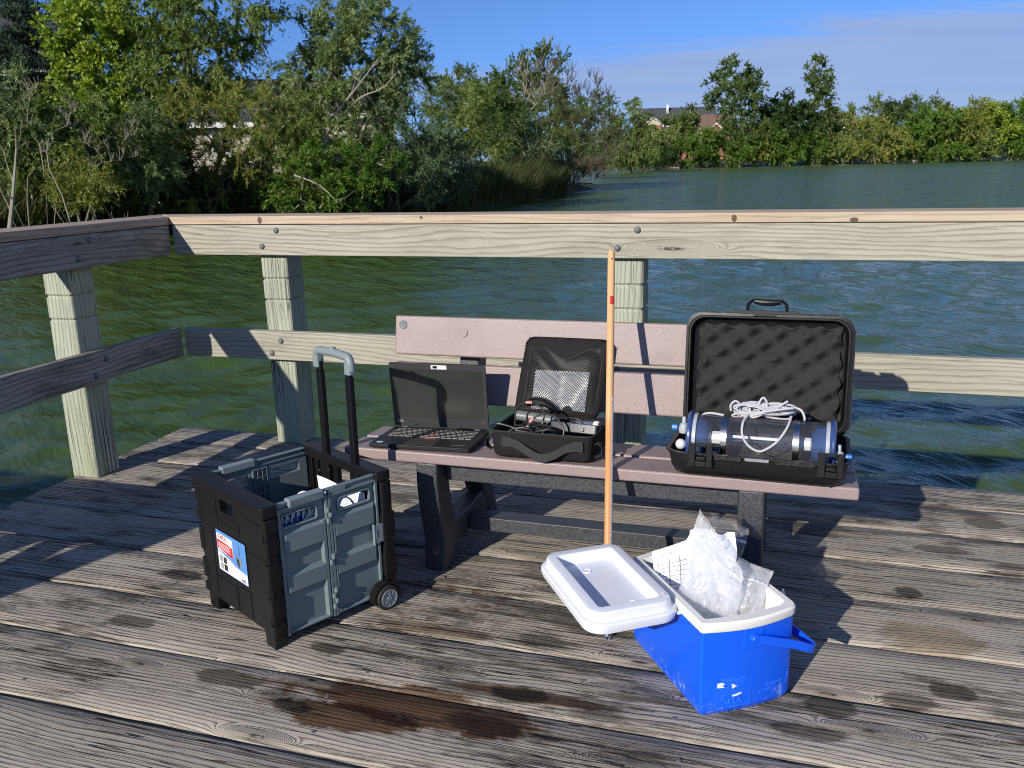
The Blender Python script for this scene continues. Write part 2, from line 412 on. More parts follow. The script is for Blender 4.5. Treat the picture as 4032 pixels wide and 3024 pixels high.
MB().prism([(XC, YB), (4.2, YB), (4.2, YB+.215), (XC-.215, YB+.215)], 1.073, 1.111).build('cap_board', M_capx, rail_b, bevel=.004, seg=3)
board(XC+.012, 4.2, YB, YB+.038, .930, 1.070, M_railx, rail_b, 'top_board')
board(XC+.012, 4.2, YB, YB+.038, .429, .569, M_railx, rail_b, 'middle_board')
for x in (-2.404+.07, -.723+.07, .958+.07, 2.64+.07): post(x, YB+.038+.07, rail_b)
for x in (-2.363, -.684, .997): 
    for dx, z in ((0, .972), (.082, 1.045), (.0, .463), (.055, .524)): domed_bolt((x+dx, YB-.001, z), (0, -1, 0), rail_b)
def cap_knot(x, z, rx, rz):
    M = Matrix.Translation((x, YB-.0005, z)) @ Matrix.Rotation(R(90), 4, 'X') @ Matrix.Diagonal((rx, rz, 1, 1))
    MB().lathe([(1.0, -.001), (1.0, .0006), (.8, .0012), (.55, .0006), (.3, .0012), (.0001, .0008)], 14, T=M).build('knot', M_knot, rail_b, smooth=True)
M_knot = plain('dark knot wood', (.12, .07, .04), .8, var=.5, vscale=140, bump=.5, bscale=300)
for x, z, rx, rz in ((-2.364, 1.092, .011, .016), (-.224, 1.090, .010, .014), (.214, 1.082, .015, .009), (-1.55, 1.10, .007, .006)): cap_knot(x, z, rx, rz)
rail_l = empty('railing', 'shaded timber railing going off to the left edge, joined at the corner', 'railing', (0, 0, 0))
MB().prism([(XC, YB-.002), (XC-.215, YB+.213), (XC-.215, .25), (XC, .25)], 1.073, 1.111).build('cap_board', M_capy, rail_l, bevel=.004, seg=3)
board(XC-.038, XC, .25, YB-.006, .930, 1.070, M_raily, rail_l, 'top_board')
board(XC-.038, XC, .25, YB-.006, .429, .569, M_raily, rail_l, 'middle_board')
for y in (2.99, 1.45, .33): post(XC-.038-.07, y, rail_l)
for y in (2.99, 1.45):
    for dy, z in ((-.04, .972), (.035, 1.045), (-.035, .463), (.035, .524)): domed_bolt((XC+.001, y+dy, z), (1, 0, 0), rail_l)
rail_n = empty('railing', 'timber railing beyond the left corner of the pier, mostly out of view', 'railing', (0, 0, 0))
board(-8, XC+.02, .25, .46, 1.073, 1.111, M_capx, rail_n, 'cap_board')
board(-8, XC-.05, .27, .308, .930, 1.070, M_railx, rail_n, 'top_board')
board(-8, XC-.05, .27, .308, .429, .569, M_railx, rail_n, 'middle_board')
for x in (-4.6, -6.3): post(x, .378, rail_n)
# ------------------------------------------------------------------ water
WZ = -.70
def make_water():
    rs = [1.2]; k = .0115
    while rs[-1] < 620: rs.append(rs[-1]*(1+k))
    rs = np.array(rs)
    a_d = np.linspace(R(-52), R(16), 430); a_o = np.linspace(R(16), R(308), 60)[1:]
    an = np.concatenate([a_d, a_o]); nA = len(an); nR = len(rs)
    Rr, A = np.meshgrid(rs, an, indexing='ij')
    X = Rr*np.sin(A); Y = Rr*np.cos(A); Z = np.zeros_like(X)
    rg = np.random.default_rng(3)
    dr = Rr*k
    wind = R(-62)   # crests run across the view
    for i in range(46):
        lam = .10*(1.085**i)*1.0
        th = wind + rg.normal(0, .62); kx, ky = math.cos(th), math.sin(th)
        ph = rg.uniform(0, 6.28); amp = .0105*lam**.85 * (1 if lam < .9 else (.9/lam)**1.3)
        fade = np.clip((lam/dr-2.5)/2.5, 0, 1)
        gust = .65+.35*np.sin(X*.11*kx+Y*.19+ph*2)*np.sin(Y*.07-X*.05+ph)
        arg = 2*np.pi/lam*(kx*X+ky*Y)+ph+.7*np.sin(.9/lam**.5*(X*ky-Y*kx)+ph*3)
        Z += amp*fade*gust*(np.sin(arg)+.22*np.cos(2*arg))
    Z[Rr < 1.3] = 0
    V = np.stack([X, Y, Z+WZ], -1).reshape(-1, 3)
    i, j = np.meshgrid(np.arange(nR-1), np.arange(nA), indexing='ij'); j2 = (j+1) % nA
    F = np.stack([i*nA+j, i*nA+j2, (i+1)*nA+j2, (i+1)*nA+j], -1).reshape(-1, 4)
    # close the middle with a fan
    return V, F, nA
def np_mesh(name, V, F, mats, tint=None, smooth=False):
    me = bpy.data.meshes.new(name); me.vertices.add(len(V)); me.vertices.foreach_set('co', V.astype(np.float32).ravel())
    me.loops.add(F.size); me.loops.foreach_set('vertex_index', F.astype(np.int32).ravel())
    me.polygons.add(len(F)); me.polygons.foreach_set('loop_start', np.arange(0, F.size, F.shape[1], dtype=np.int32))
    try: me.polygons.foreach_set('loop_total', np.full(len(F), F.shape[1], dtype=np.int32))
    except Exception: pass
    me.update(calc_edges=True)
    if smooth: me.polygons.foreach_set('use_smooth', np.ones(len(F), dtype=bool))
    for mt in (mats if isinstance(mats, (list, tuple)) else [mats]): me.materials.append(mt)
    if tint is not None:
        a = me.attributes.new('tint', 'FLOAT', 'FACE'); a.data.foreach_set('value', tint.astype(np.float32))
    return me
def np_obj(name, me, parent=None, loc=(0, 0, 0)):
    o = bpy.data.objects.new(name, me); COL.objects.link(o); o.location = loc
    if parent: o.parent = parent
    return o
def water_mat():
    mt, g, b = new_mat('lake water')
    co = g.coord(); d = g.vmath('LENGTH', co)
    p = g.map(co, (1, 1, 0), rot=(0, 0, R(28)))
    n1 = g.noise(g.map(p, (3.6, 8.5, 1)), 1.0, 4, .6, .3)
    n2 = g.noise(g.map(p, (.55, 2.1, 1)), 1.0, 4, .6, .3)
    n3 = g.noise(g.map(p, (.045, .16, 1)), 1.0, 4, .6, .4)
    h = g.math('ADD', g.math('MULTIPLY', n1, .030), g.math('ADD', g.math('MULTIPLY', g.math('MULTIPLY', n2, .30), g.sstep(d, 5, 30)), g.math('MULTIPLY', g.math('MULTIPLY', n3, 4.0), g.sstep(d, 40, 140))))
    c = g.mix(g.noise(co, .35, 3), (.044, .078, .015), (.062, .102, .019))
    # steeper wind-facing wavelets, gathered in cat's paws, too small to model far out
    n4 = g.noise(g.map(co, (.42, .085, 1)), 1.0, 5, .68, .3); n5 = g.noise(g.map(co, (.05, .018, 1), (3, 1, 0)), 1.0, 3, .6)
    t = g.math('MULTIPLY', g.math('ADD', g.math('ADD', .035, g.math('MULTIPLY', g.sstep(n4, .36, .58), .075)), g.math('MULTIPLY', g.sstep(n5, .3, .7), .02)), g.sstep(d, 12, 60))
    nn = g.vmath('NORMALIZE', g.vmath('ADD', g.bump(h, .85, 1.0), g.comb(g.math('MULTIPLY', t, .15), g.math('MULTIPLY', t, -1.0), 0)))
    setb(g, b, color=c, rough=g.math('ADD', .05, g.math('MULTIPLY', g.sstep(d, 15, 150), .10)), ior=1.333, normal=nn)
    b.inputs['Specular IOR Level'].default_value = .5
    return mt
M_water = water_mat()
V, F, _ = make_water()
wat = np_obj('water', np_mesh('water', V, F, M_water, smooth=True)); tag(wat, kind='structure')
# ------------------------------------------------------------------ ground
LAKE = [(-22, -16), (-29, -4), (-27, 8), (-22.8, 19.9), (-21.2, 24.4), (-18.6, 29.9), (-14.8, 37.4), (-14.2, 48.3), (-15, 61), (-16.7, 76), (-24, 88), (-50, 100), (-80, 140), (-88, 190),
        (-80, 232), (-52, 246), (-30, 252), (0, 262), (40, 278), (75, 292), (130, 305), (220, 300), (300, 200), (300, 0), (200, -60), (60, -34), (10, -20)]
def lake_sd(X, Y):
    P = np.array(LAKE, float); n = len(P); d = np.full(X.shape, 1e9); ins = np.zeros(X.shape, bool)
    for i in range(n):
        a, b_ = P[i], P[(i+1) % n]; e = b_-a; wx, wy = X-a[0], Y-a[1]
        t = np.clip((wx*e[0]+wy*e[1])/(e@e), 0, 1); dx, dy = wx-e[0]*t, wy-e[1]*t
        d = np.minimum(d, dx*dx+dy*dy)
        c1 = (a[1] <= Y) & (b_[1] > Y); c2 = (a[1] > Y) & (b_[1] <= Y)
        cr = e[0]*wy-e[1]*wx
        ins ^= (c1 & (cr > 0)) | (c2 & (cr < 0))
    d = np.sqrt(d); return np.where(ins, -d, d)
def ground_z(X, Y):
    X = np.asarray(X, float); Y = np.asarray(Y, float)
    s = lake_sd(X, Y) + .8*np.sin(X*.9)*np.sin(Y*.7+1) + .4*np.sin(X*2.3+Y*1.7)
    far = np.clip(np.hypot(X, Y)/150, 0, 1)
    return WZ + np.clip(s*.45, -1.6, .45) + np.clip((s-1)*.06, 0, 1.5+1.5*far) + .05*np.sin(X*1.7)*np.sin(Y*1.3)
def make_ground():
    def ax(lo, hi, segs):
        out = [lo]
        while out[-1] < hi:
            x = out[-1]; st = segs(x); out.append(x+st)
        return np.array(out)
    xs = ax(-900, 900, lambda x: 1.0 if -42 < x < 0 else (3.5 if -120 < x < 160 else 30))
    ys = ax(-300, 1300, lambda y: 1.0 if 0 < y < 100 else (3.0 if -30 < y < 330 else 30))
    X, Y = np.meshgrid(xs, ys, indexing='ij'); Z = ground_z(X, Y)
    V = np.stack([X, Y, Z], -1).reshape(-1, 3); nx, ny = X.shape
    i, j = np.meshgrid(np.arange(nx-1), np.arange(ny-1), indexing='ij')
    F = np.stack([i*ny+j, (i+1)*ny+j, (i+1)*ny+j+1, i*ny+j+1], -1).reshape(-1, 4)
    return V, F
def ground_mat():
    mt, g, b = new_mat('bank soil and turf'); co = g.coord()
    n = g.noise(co, .9, 5, .65); n2 = g.noise(co, 9, 4, .6)
    c = g.mix(g.sstep(n, .35, .65), (.035, .060, .012), (.06, .05, .028)); c = g.mix(g.math('MULTIPLY', n2, .6), c, (.02, .03, .008))
    setb(g, b, color=c, rough=.95, normal=g.bump(n2, .8, .08)); return mt
M_ground = ground_mat()
V, F = make_ground()
gr = np_obj('ground', np_mesh('ground', V, F, M_ground, smooth=True)); tag(gr, kind='structure')
# ------------------------------------------------------------------ vegetation
def leaf_mat(name, c1, c2, trans=.35, rough=.45):
    mt = bpy.data.materials.new(name); mt.use_nodes = True; nt = mt.node_tree; g = G(nt); b = nt.nodes['Principled BSDF']; out = nt.nodes['Material Output']
    t = g.attr('tint'); c = g.mix(t, c1, c2)
    setb(g, b, color=c, rough=rough, spec=.35)
    tr = g.N.new('ShaderNodeBsdfTranslucent'); g.put(tr.inputs[0], g.mix(1.0, c, (1.3, 1.35, .5), 'MULTIPLY'))
    mx = g.N.new('ShaderNodeMixShader'); mx.inputs[0].default_value = trans
    g.L.new(b.outputs[0], mx.inputs[1]); g.L.new(tr.outputs[0], mx.inputs[2]); g.L.new(mx.outputs[0], out.inputs[0])
    return mt
L_willow = leaf_mat('willow leaves', (.07, .12, .022), (.29, .37, .10))
L_grey = leaf_mat('grey willow leaves', (.09, .14, .05), (.31, .39, .16))
L_olive = leaf_mat('olive leaves', (.11, .14, .022), (.36, .38, .085))
L_lime = leaf_mat('yellow green leaves', (.14, .23, .02), (.36, .45, .06))
L_dark = leaf_mat('dark green leaves', (.022, .052, .014), (.08, .14, .035))
L_poplar = leaf_mat('poplar leaves', (.04, .08, .018), (.19, .26, .07))
L_bush = leaf_mat('bright shrub leaves', (.06, .13, .014), (.18, .29, .04))
L_blue = leaf_mat('bluish willow leaves', (.06, .11, .05), (.20, .28, .14))
L_spruce = leaf_mat('spruce needles', (.016, .036, .018), (.07, .115, .062), trans=.1, rough=.6)
L_reed = leaf_mat('reed blades', (.030, .055, .012), (.14, .155, .045), trans=.25, rough=.5)
def bark_mat(name, a, c):
    mt, g, b = new_mat(name); co = g.coord(); n = g.noise(g.map(co, (14, 14, 3)), 1.0, 4, .65)
    setb(g, b, color=g.mix(n, a, c), rough=.9, normal=g.bump(n, .6, .02)); return mt
B_grey = bark_mat('grey bark', (.07, .06, .045), (.24, .21, .16))
B_dark = bark_mat('dark bark', (.018, .014, .010), (.07, .055, .04))
B_pale = bark_mat('pale dead wood', (.16, .14, .11), (.42, .38, .31))
B_brown = bark_mat('brown dead twigs', (.05, .042, .024), (.16, .14, .085))
def unit(v): return v/np.maximum(np.linalg.norm(v, axis=-1, keepdims=True), 1e-9)
def leaves(rg, cen, rad, n, L, Wd, bias=(0, 0, -.35), flat=.75, tint_c=None, shoots=0):
    k = rg.integers(0, len(cen), n); c = cen[k]; r = rad[k][:, None]
    off = rg.normal(0, 1, (n, 3)); off = off/np.maximum(1, np.linalg.norm(off, axis=1, keepdims=True)/1.6); off[:, 2] *= flat
    if shoots:
        mid = cen.mean(0); out = unit(cen-mid+np.array([0, 0, .6])*rad.mean())
        S_ = unit(rg.normal(0, .85, (len(cen), shoots, 3))+out[:, None, :]*.75+np.array([0, 0, .15]))*rg.uniform(.7, 1.5, (len(cen), shoots, 1))
        si = rg.integers(0, shoots, n); sd = S_[k, si]; t = rg.random((n, 1))**.8
        dr = np.array([0, 0, bias[2]*.55])*t**2
        p = c - sd*r*.3 + sd*r*t*1.35 + dr*r + rg.normal(0, .055, (n, 3))*r
        d = unit(sd*.9 + 2*dr + rg.normal(0, .55, (n, 3)) + np.array(bias)*.4)
        off = off*.0
    else:
        p = c + off*r*.62
        d = unit(rg.normal(0, 1, (n, 3)) + np.array(bias) + off*.35)
    s = unit(np.cross(d, rg.normal(0, 1, (n, 3))))
    l = (L*rg.uniform(.6, 1.3, n))[:, None]; w = (Wd*rg.uniform(.7, 1.2, n))[:, None]
    nrm = np.cross(d, s)
    a = p; b_ = p + d*l*.45 + s*w*.5 + nrm*l*.06; t = p + d*l; e = p + d*l*.45 - s*w*.5 + nrm*l*.06
    V = np.stack([a, b_, t, e], 1).reshape(-1, 3); F = np.arange(4*n).reshape(n, 4)
    tc = (tint_c[k] if tint_c is not None else .5)
    return V, F, np.clip(tc + rg.normal(0, .22, n), 0, 1)
def skeleton(rg, roots, cen, r0, bend=.12, sag=0):
    """joins every clump centre to the nearest wood already there, so limbs fork naturally"""
    nodes = [list(r) for r in roots[0]]; par = [-1]+list(range(len(roots[0])-1))
    for rt in roots[1:]:
        b0 = len(nodes)
        for q, p in enumerate(rt): nodes.append(list(p)); par.append(b0+q-1 if q else 0)
    base = np.array(nodes[0])
    for ci in np.argsort(np.linalg.norm(cen-base, axis=1)):
        c = cen[ci]; N = np.array(nodes); dv = c-N; dist = np.linalg.norm(dv, axis=1)
        pen = dist + .9*np.maximum(0, N[:, 2]-c[2]) + .15*np.linalg.norm(N-base, axis=1)
        k = int(np.argmin(pen)); a = N[k]; prev = k; m = max(2, int(dist[k]/.5)); m = min(m, 5)
        for q in range(1, m+1):
            t = q/m; pt = a + (c-a)*t + rg.normal(0, bend, 3)*dist[k]*.35*math.sin(math.pi*t); pt[2] += .12*dist[k]*math.sin(math.pi*t)
            nodes.append(list(pt)); par.append(prev); prev = len(nodes)-1
    n = len(nodes); w = np.ones(n)*.35
    for i in range(n-1, 0, -1):
        if par[i] >= 0: w[par[i]] += w[i]
    rad = r0*np.sqrt(w/w[0]); return np.array(nodes), par, rad
def wood_mesh(name, nodes, par, rad, mt, rmin, sides=5):
    V = []; F = []
    for i in range(len(nodes)):
        p = par[i]
        if p < 0: continue
        a, c = nodes[p], nodes[i]; d = c-a; L = np.linalg.norm(d)
        if L < 1e-4: continue
        d = d/L; s = np.cross(d, [.3, .5, .81]); s /= max(np.linalg.norm(s), 1e-6); t = np.cross(d, s)
        ra, rc = max(min(rad[p], rad[i]*1.5), rmin), max(rad[i], rmin*.8); k = len(V)
        q = np.arange(sides)*2*np.pi/sides
        for P0, r_ in ((a-d*ra*.3, ra), (c+d*rc*.2, rc)):
            for j in range(sides): V.append(P0 + r_*(np.cos(q[j])*s+np.sin(q[j])*t))
        for j in range(sides): F.append((k+j, k+(j+1) % sides, k+sides+(j+1) % sides, k+sides+j))
    return np_mesh(name, np.array(V), np.array(F), mt, smooth=True)
def blob_points(rg, blobs, n, shell=.55):
    vol = np.array([b[3]*b[4]*b[5] for b in blobs]); k = rg.choice(len(blobs), n, p=vol/vol.sum())
    B = np.array(blobs)[k]; d = unit(rg.normal(0, 1, (n, 3))); r = rg.uniform(shell**3, 1, n)**(1/3)
    return B[:, :3] + d*r[:, None]*B[:, 3:6], (d[:, 2]*r)
SEED = [100]
def tree(name, label, cat, x, y, blobs, nclump, nleaf, L, Wd, leaf, bark=B_grey, r0=.12, stems=1, crad=.5, bias=(0, 0, -.35), shell=.45, rmin=.006, group=None, flat=.75, dens=None, kind=None, shoots=9):
    """blobs are (dx, dy, z, rx, ry, rz) ellipsoids the foliage fills, measured from the foot"""
    SEED[0] += 1; rg = np.random.default_rng(SEED[0])
    z0 = float(ground_z(x, y)) - .05
    root = empty(name, label, cat, (x, y, z0), group=group)
    cen, hgt = blob_points(rg, blobs, nclump, shell)
    cen[:, 2] = np.maximum(cen[:, 2], .15)
    top = max(b[2] for b in blobs); roots = []
    for s in range(stems):
        a = rg.uniform(0, 6.28); sp = (0 if stems == 1 else .35+.12*rg.random())
        P = [(0, 0, 0)]; H = top*(.75 if stems == 1 else .6)
        for q in range(1, 5): P.append((math.cos(a)*sp*H*(q/4)**1.2+rg.normal(0, .03)*H*.5, math.sin(a)*sp*H*(q/4)**1.2+rg.normal(0, .03)*H*.5, H*q/4))
        roots.append(P)
    nd, pr, rd = skeleton(rg, roots, cen, r0)
    np_obj('trunk', wood_mesh('trunk', nd, pr, rd, bark, rmin), root)
    rad = crad*rg.uniform(.6, 1.35, nclump)
    V, F, T = leaves(rg, cen, rad, nleaf, L, Wd, bias, flat, tint_c=np.clip(.45+.2*rg.normal(0, 1, nclump), .05, .95), shoots=shoots)
    np_obj('crown', np_mesh('crown', V, F, leaf, T), root)
    return root
def spruce(name, label, x, y, H, rb, seed):
    rg = np.random.default_rng(seed); z0 = float(ground_z(x, y))-.05; root = empty(name, label, 'tree', (x, y, z0))
    nodes = [[0, 0, 0]]; par = [-1]; rad = [.16]
    for q in range(1, 14): nodes.append([0, 0, H*q/13]); par.append(q-1); rad.append(.16*(1-q/13.5))
    C = []; Rr = []
    z = .5
    while z < H-.1:
        rr = rb*(1-z/H)**1.0; nb_ = 7 if rr > .6 else 5
        for b_ in range(nb_):
            a = rg.uniform(0, 6.28); l = rr*rg.uniform(.75, 1.15); k0 = min(int(z/H*13), 13); prev = k0; m = max(2, int(l/.28))
            for q in range(1, m+1):
                t = q/m; zz = z + l*(-.42*t+.30*t*t); pt = [math.cos(a)*l*t, math.sin(a)*l*t, zz]
                nodes.append(pt); par.append(prev); rad.append(.022*(1-t)+.006); prev = len(nodes)-1
                for s in (-1, 1):
                    o = .13*(1-t*.5)*l*.6
                    C.append([pt[0]-math.sin(a)*o*s*rg.uniform(.2, 1.3), pt[1]+math.cos(a)*o*s*rg.uniform(.2, 1.3), zz-.06]); Rr.append(.20)
                C.append(pt); Rr.append(.2)
        z += .30 if H > 5 else .2
    np_obj('trunk', wood_mesh('trunk', np.array(nodes), par, np.array(rad), B_dark, .008), root)
    C = np.array(C); Rr = np.array(Rr)
    V, F, T = leaves(rg, C, Rr, 60000, .17, .050, (0, 0, -.3), .5, tint_c=np.clip(.4+.2*rg.normal(0, 1, len(C)), 0, 1))
    np_obj('crown', np_mesh('crown', V, F, L_spruce, T), root); return root
def px_tree(px, ptop, dist, width, base=None, **k): pass
def pxblobs(dist, fx, fy, items):
    """ellipsoids given as photo points (px, py, half-width px, half-height px[, depth shift]) at the tree's distance, relative to its foot"""
    z0 = float(ground_z(fx, fy)) - .05; out = []
    for it in items:
        px, py, hw, hh = it[:4]; dd = it[4] if len(it) > 4 else 0
        p = at(px, py, dist+dd); s = dist/3420
        out.append((p.x-fx, p.y-fy, max(p.z-z0, .2), hw*s, hw*s*.9, hh*s))
    return out
def T(name, label, cat, px, dist, items, nclump, nleaf, L, Wd, leaf, **k):
    f = at(px, 700, dist)
    return tree(name, label, cat, f.x, f.y, pxblobs(dist, f.x, f.y, items), nclump, nleaf, L, Wd, leaf, **k)
# --- left bank, from the left edge of the view to the point
spruce('spruce_tree', 'dark blue green spruce standing before the grey roofed house at the left edge', *at(150, 600, 42)[:2], 10.6, 2.9, 7)
spruce('spruce_tree', 'dark spruce whose tip shows behind the yellow green maple', *at(345, 600, 46)[:2], 11.2, 3.0, 8)
T('maple_tree', 'bright yellow green tree in front of the second spruce', 'tree', 440, 38, [(400, 130, 170, 130), (360, 290, 150, 110), (500, 380, 150, 110), (560, 200, 110, 130), (430, 60, 160, 70), (520, 480, 110, 80)], 120, 26000, .17, .11, L_lime, crad=.55, r0=.12, bias=(0, -.1, -.2), flat=.5)
T('willow_tree', 'tall airy willow with a dark forked trunk and sky showing through', 'tree', 790, 36, [(800, 60, 270, 150), (700, 230, 190, 130), (880, 200, 130, 160), (830, 330, 200, 90), (960, 360, 80, 60)], 190, 40000, .15, .052, L_willow, bark=B_dark, crad=.50, r0=.16, stems=2, bias=(0, 0, -.8), shell=.2)
T('willow_tree', 'big rounded willow leaning to the right with pale slanting limbs', 'tree', 1300, 36, [(1330, 100, 140, 100), (1450, 130, 200, 120), (1560, 270, 130, 130), (1340, 300, 260, 150), (1230, 290, 85, 140), (1500, 400, 150, 110), (1620, 260, 70, 90)], 230, 60000, .15, .048, L_grey, crad=.48, r0=.17, stems=3, bias=(.25, 0, -.45), shell=.25)
T('willow_shrub', 'olive green willow bush under the tall airy willow', 'shrub', 830, 33, [(850, 560, 240, 210), (760, 640, 170, 180), (960, 500, 180, 150)], 130, 34000, .12, .032, L_olive, crad=.42, stems=3, r0=.09)
T('willow_shrub', 'green willow bush below the pale slanting limbs of the rounded willow', 'shrub', 1120, 33, [(1130, 560, 190, 200), (1090, 700, 180, 160), (1250, 500, 150, 140)], 120, 34000, .13, .034, L_willow, crad=.42, stems=3, r0=.09)
T('willow_shrub', 'bright broad leaved bush hanging over the water left of centre', 'shrub', 1290, 31.5, [(1300, 690, 190, 130), (1180, 760, 170, 90), (1440, 650, 140, 110)], 90, 20000, .15, .045, L_bush, crad=.38, stems=3, r0=.07)
T('willow_shrub', 'shadowed blue green willow bush right of the rounded willow', 'shrub', 1560, 35, [(1560, 560, 180, 160), (1480, 680, 150, 130), (1650, 680, 130, 120)], 110, 30000, .12, .034, L_blue, crad=.42, stems=3, r0=.09)
T('willow_shrub', 'low blue grey willow drooping to the reeds before the blue car', 'shrub', 1700, 38, [(1700, 660, 170, 120), (1620, 720, 100, 80)], 90, 24000, .12, .034, L_blue, crad=.42, stems=2, r0=.08, bias=(0, 0, -.7))
T('willow_shrub', 'grey green feathery bush at the left edge under the house', 'shrub', 60, 30, [(40, 470, 150, 150), (120, 580, 150, 120)], 90, 26000, .12, .038, L_grey, crad=.36, stems=3, r0=.06)
T('willow_shrub', 'feathery bush below the first spruce with dead stems before it', 'shrub', 280, 30, [(290, 520, 170, 130), (260, 640, 180, 100)], 90, 28000, .12, .036, L_willow, crad=.36, stems=4, r0=.06)
T('willow_shrub', 'feathery grey green bush below the yellow green maple', 'shrub', 500, 31, [(500, 560, 170, 130), (560, 660, 150, 120)], 90, 28000, .12, .036, L_grey, crad=.36, stems=4, r0=.06)
T('willow_shrub', 'small yellowish bush standing low over the dark reeds on the left', 'shrub', 340, 27, [(330, 700, 120, 80), (300, 760, 90, 60)], 50, 10000, .10, .026, L_olive, crad=.26, stems=3, r0=.04)
T('willow_shrub', 'dark green bush between the olive bush and the feathery ones', 'shrub', 660, 33, [(650, 560, 100, 150), (690, 690, 120, 120)], 70, 18000, .12, .034, L_dark, crad=.4, stems=3, r0=.06)
T('willow_tree', 'rounded olive willow behind the blue car', 'tree', 1800, 52, [(1820, 430, 170, 110), (1750, 520, 150, 110), (1900, 540, 110, 100)], 120, 28000, .16, .045, L_willow, crad=.6, stems=3, r0=.12)
T('willow_tree', 'grey green willow left of the poplars with a small crest', 'tree', 1860, 60, [(1830, 330, 90, 60), (1880, 400, 120, 90), (1960, 480, 110, 90)], 90, 22000, .18, .06, L_poplar, crad=.6, stems=2, r0=.12)
T('poplar_tree', 'low poplar between the crested willow and the twin peaked poplar', 'tree', 1950, 72, [(1940, 370, 60, 50), (1980, 430, 90, 70)], 60, 14000, .2, .12, L_poplar, crad=.6, r0=.12)
T('poplar_tree', 'twin peaked poplar rising behind the bare tree at the point', 'tree', 2100, 70, [(2085, 290, 60, 90), (1990, 300, 45, 55), (2170, 270, 45, 80), (2110, 420, 120, 110)], 120, 24000, .20, .10, L_poplar, crad=.62, stems=3, r0=.16, bias=(0, 0, .2))
T('willow_shrub', 'silvery sunlit bush in the middle of the point', 'shrub', 1980, 62, [(1990, 520, 110, 80), (2060, 590, 90, 60)], 70, 18000, .15, .045, L_grey, crad=.5, stems=3, r0=.06)
T('willow_shrub', 'sparse green bush at the foot of the bare tree', 'shrub', 2160, 66, [(2170, 480, 90, 130), (2120, 620, 90, 80), (2260, 500, 90, 110), (2240, 620, 90, 60)], 110, 22000, .14, .04, L_willow, crad=.5, stems=4, r0=.06)
T('willow_tree', 'dark leafy trees behind the bare tree at the point', 'tree', 2330, 110, [(2330, 430, 90, 60), (2300, 520, 130, 80)], 70, 14000, .28, .12, L_poplar, crad=.9, stems=3, r0=.14)
T('willow_tree', 'broad weeping willow on the far shore right of the point', 'tree', 2470, 170, [(2480, 470, 75, 70), (2440, 560, 90, 80), (2520, 560, 70, 80)], 120, 26000, .42, .14, L_willow, crad=1.3, stems=3, r0=.3, bias=(0, 0, -1))
def bare_tree(name, label, px, dist, items, nclump, seed, bark, r0=.1, stems=4, rmin=.009, twigs=9):
    rg = np.random.default_rng(seed); f = at(px, 700, dist); x, y = f.x, f.y; z0 = float(ground_z(x, y))-.05
    root = empty(name, label, 'dead tree', (x, y, z0)); blobs = pxblobs(dist, x, y, items); cen, _ = blob_points(rg, blobs, nclump, .3); cen[:, 2] = np.maximum(cen[:, 2], .3)
    roots = []
    for s in range(stems):
        a = 2*math.pi*s/stems+rg.uniform(-.4, .4); H = max(b_[2] for b_ in blobs)*.55
        roots.append([(0, 0, 0)]+[(math.cos(a)*.28*H*q/4, math.sin(a)*.28*H*q/4, H*q/4) for q in range(1, 5)])
    nd, pr, rd = skeleton(rg, roots, cen, r0, bend=.2)
    nd = list(nd); pr = list(pr); rd = list(rd)
    for c in cen:
        k0 = int(np.argmin(np.linalg.norm(np.array(nd[:400+len(cen)])-c, axis=1)))
        base_d = unit(c-np.array([0, 0, .5])+0.)
        for t_ in range(twigs):
            d = unit(base_d+rg.normal(0, .45, 3)+np.array([0, 0, .25])); p = np.array(c); prev = k0; L_ = rg.uniform(.3, .9)*dist/60
            for q in range(3):
                p = p + d*L_/3; d = unit(d+rg.normal(0, .15, 3)); nd.append(p.copy()); pr.append(prev); rd.append(rmin*.7); prev = len(nd)-1
    np_obj('trunk', wood_mesh('trunk', np.array(nd), pr, np.array(rd), bark, rmin, 4), root); return root
bare_tree('bare_tree', 'grey bare tree fanning out over the water at the tip of the point', 2250, 66, [(2270, 400, 130, 120), (2330, 560, 130, 90), (2200, 560, 110, 100), (2190, 330, 70, 90)], 110, 31, B_brown, r0=.10, stems=6, rmin=.011, twigs=14)
bare_tree('bare_tree', 'tall thin dead stems before the twin peaked poplar', 2130, 61, [(2090, 330, 70, 130), (2160, 300, 50, 150)], 30, 32, B_pale, r0=.06, stems=4, rmin=.012, twigs=7)
bare_tree('dead_shrub', 'tangle of brown dead twigs at the waterline under the bare tree', 2270, 66, [(2250, 680, 120, 45), (2330, 670, 60, 50), (2180, 660, 90, 50)], 90, 33, B_brown, r0=.05, stems=6, rmin=.014, twigs=18)
bare_tree('dead_shrub', 'pale forked dead stems in front of the first spruce', 130, 29, [(130, 420, 50, 90), (280, 450, 40, 70)], 12, 34, B_pale, r0=.018, stems=3, rmin=.006, twigs=5)
bare_tree('dead_shrub', 'thin dead stems among the feathery bushes on the left', 420, 29, [(380, 600, 90, 70), (520, 560, 60, 90)], 26, 35, B_pale, r0=.018, stems=5, rmin=.006, twigs=6)
bare_tree('dead_shrub', 'small forked dead twigs in the reeds at the left edge', 150, 26, [(150, 590, 60, 25)], 4, 36, B_pale, r0=.02, stems=1, rmin=.005, twigs=4)
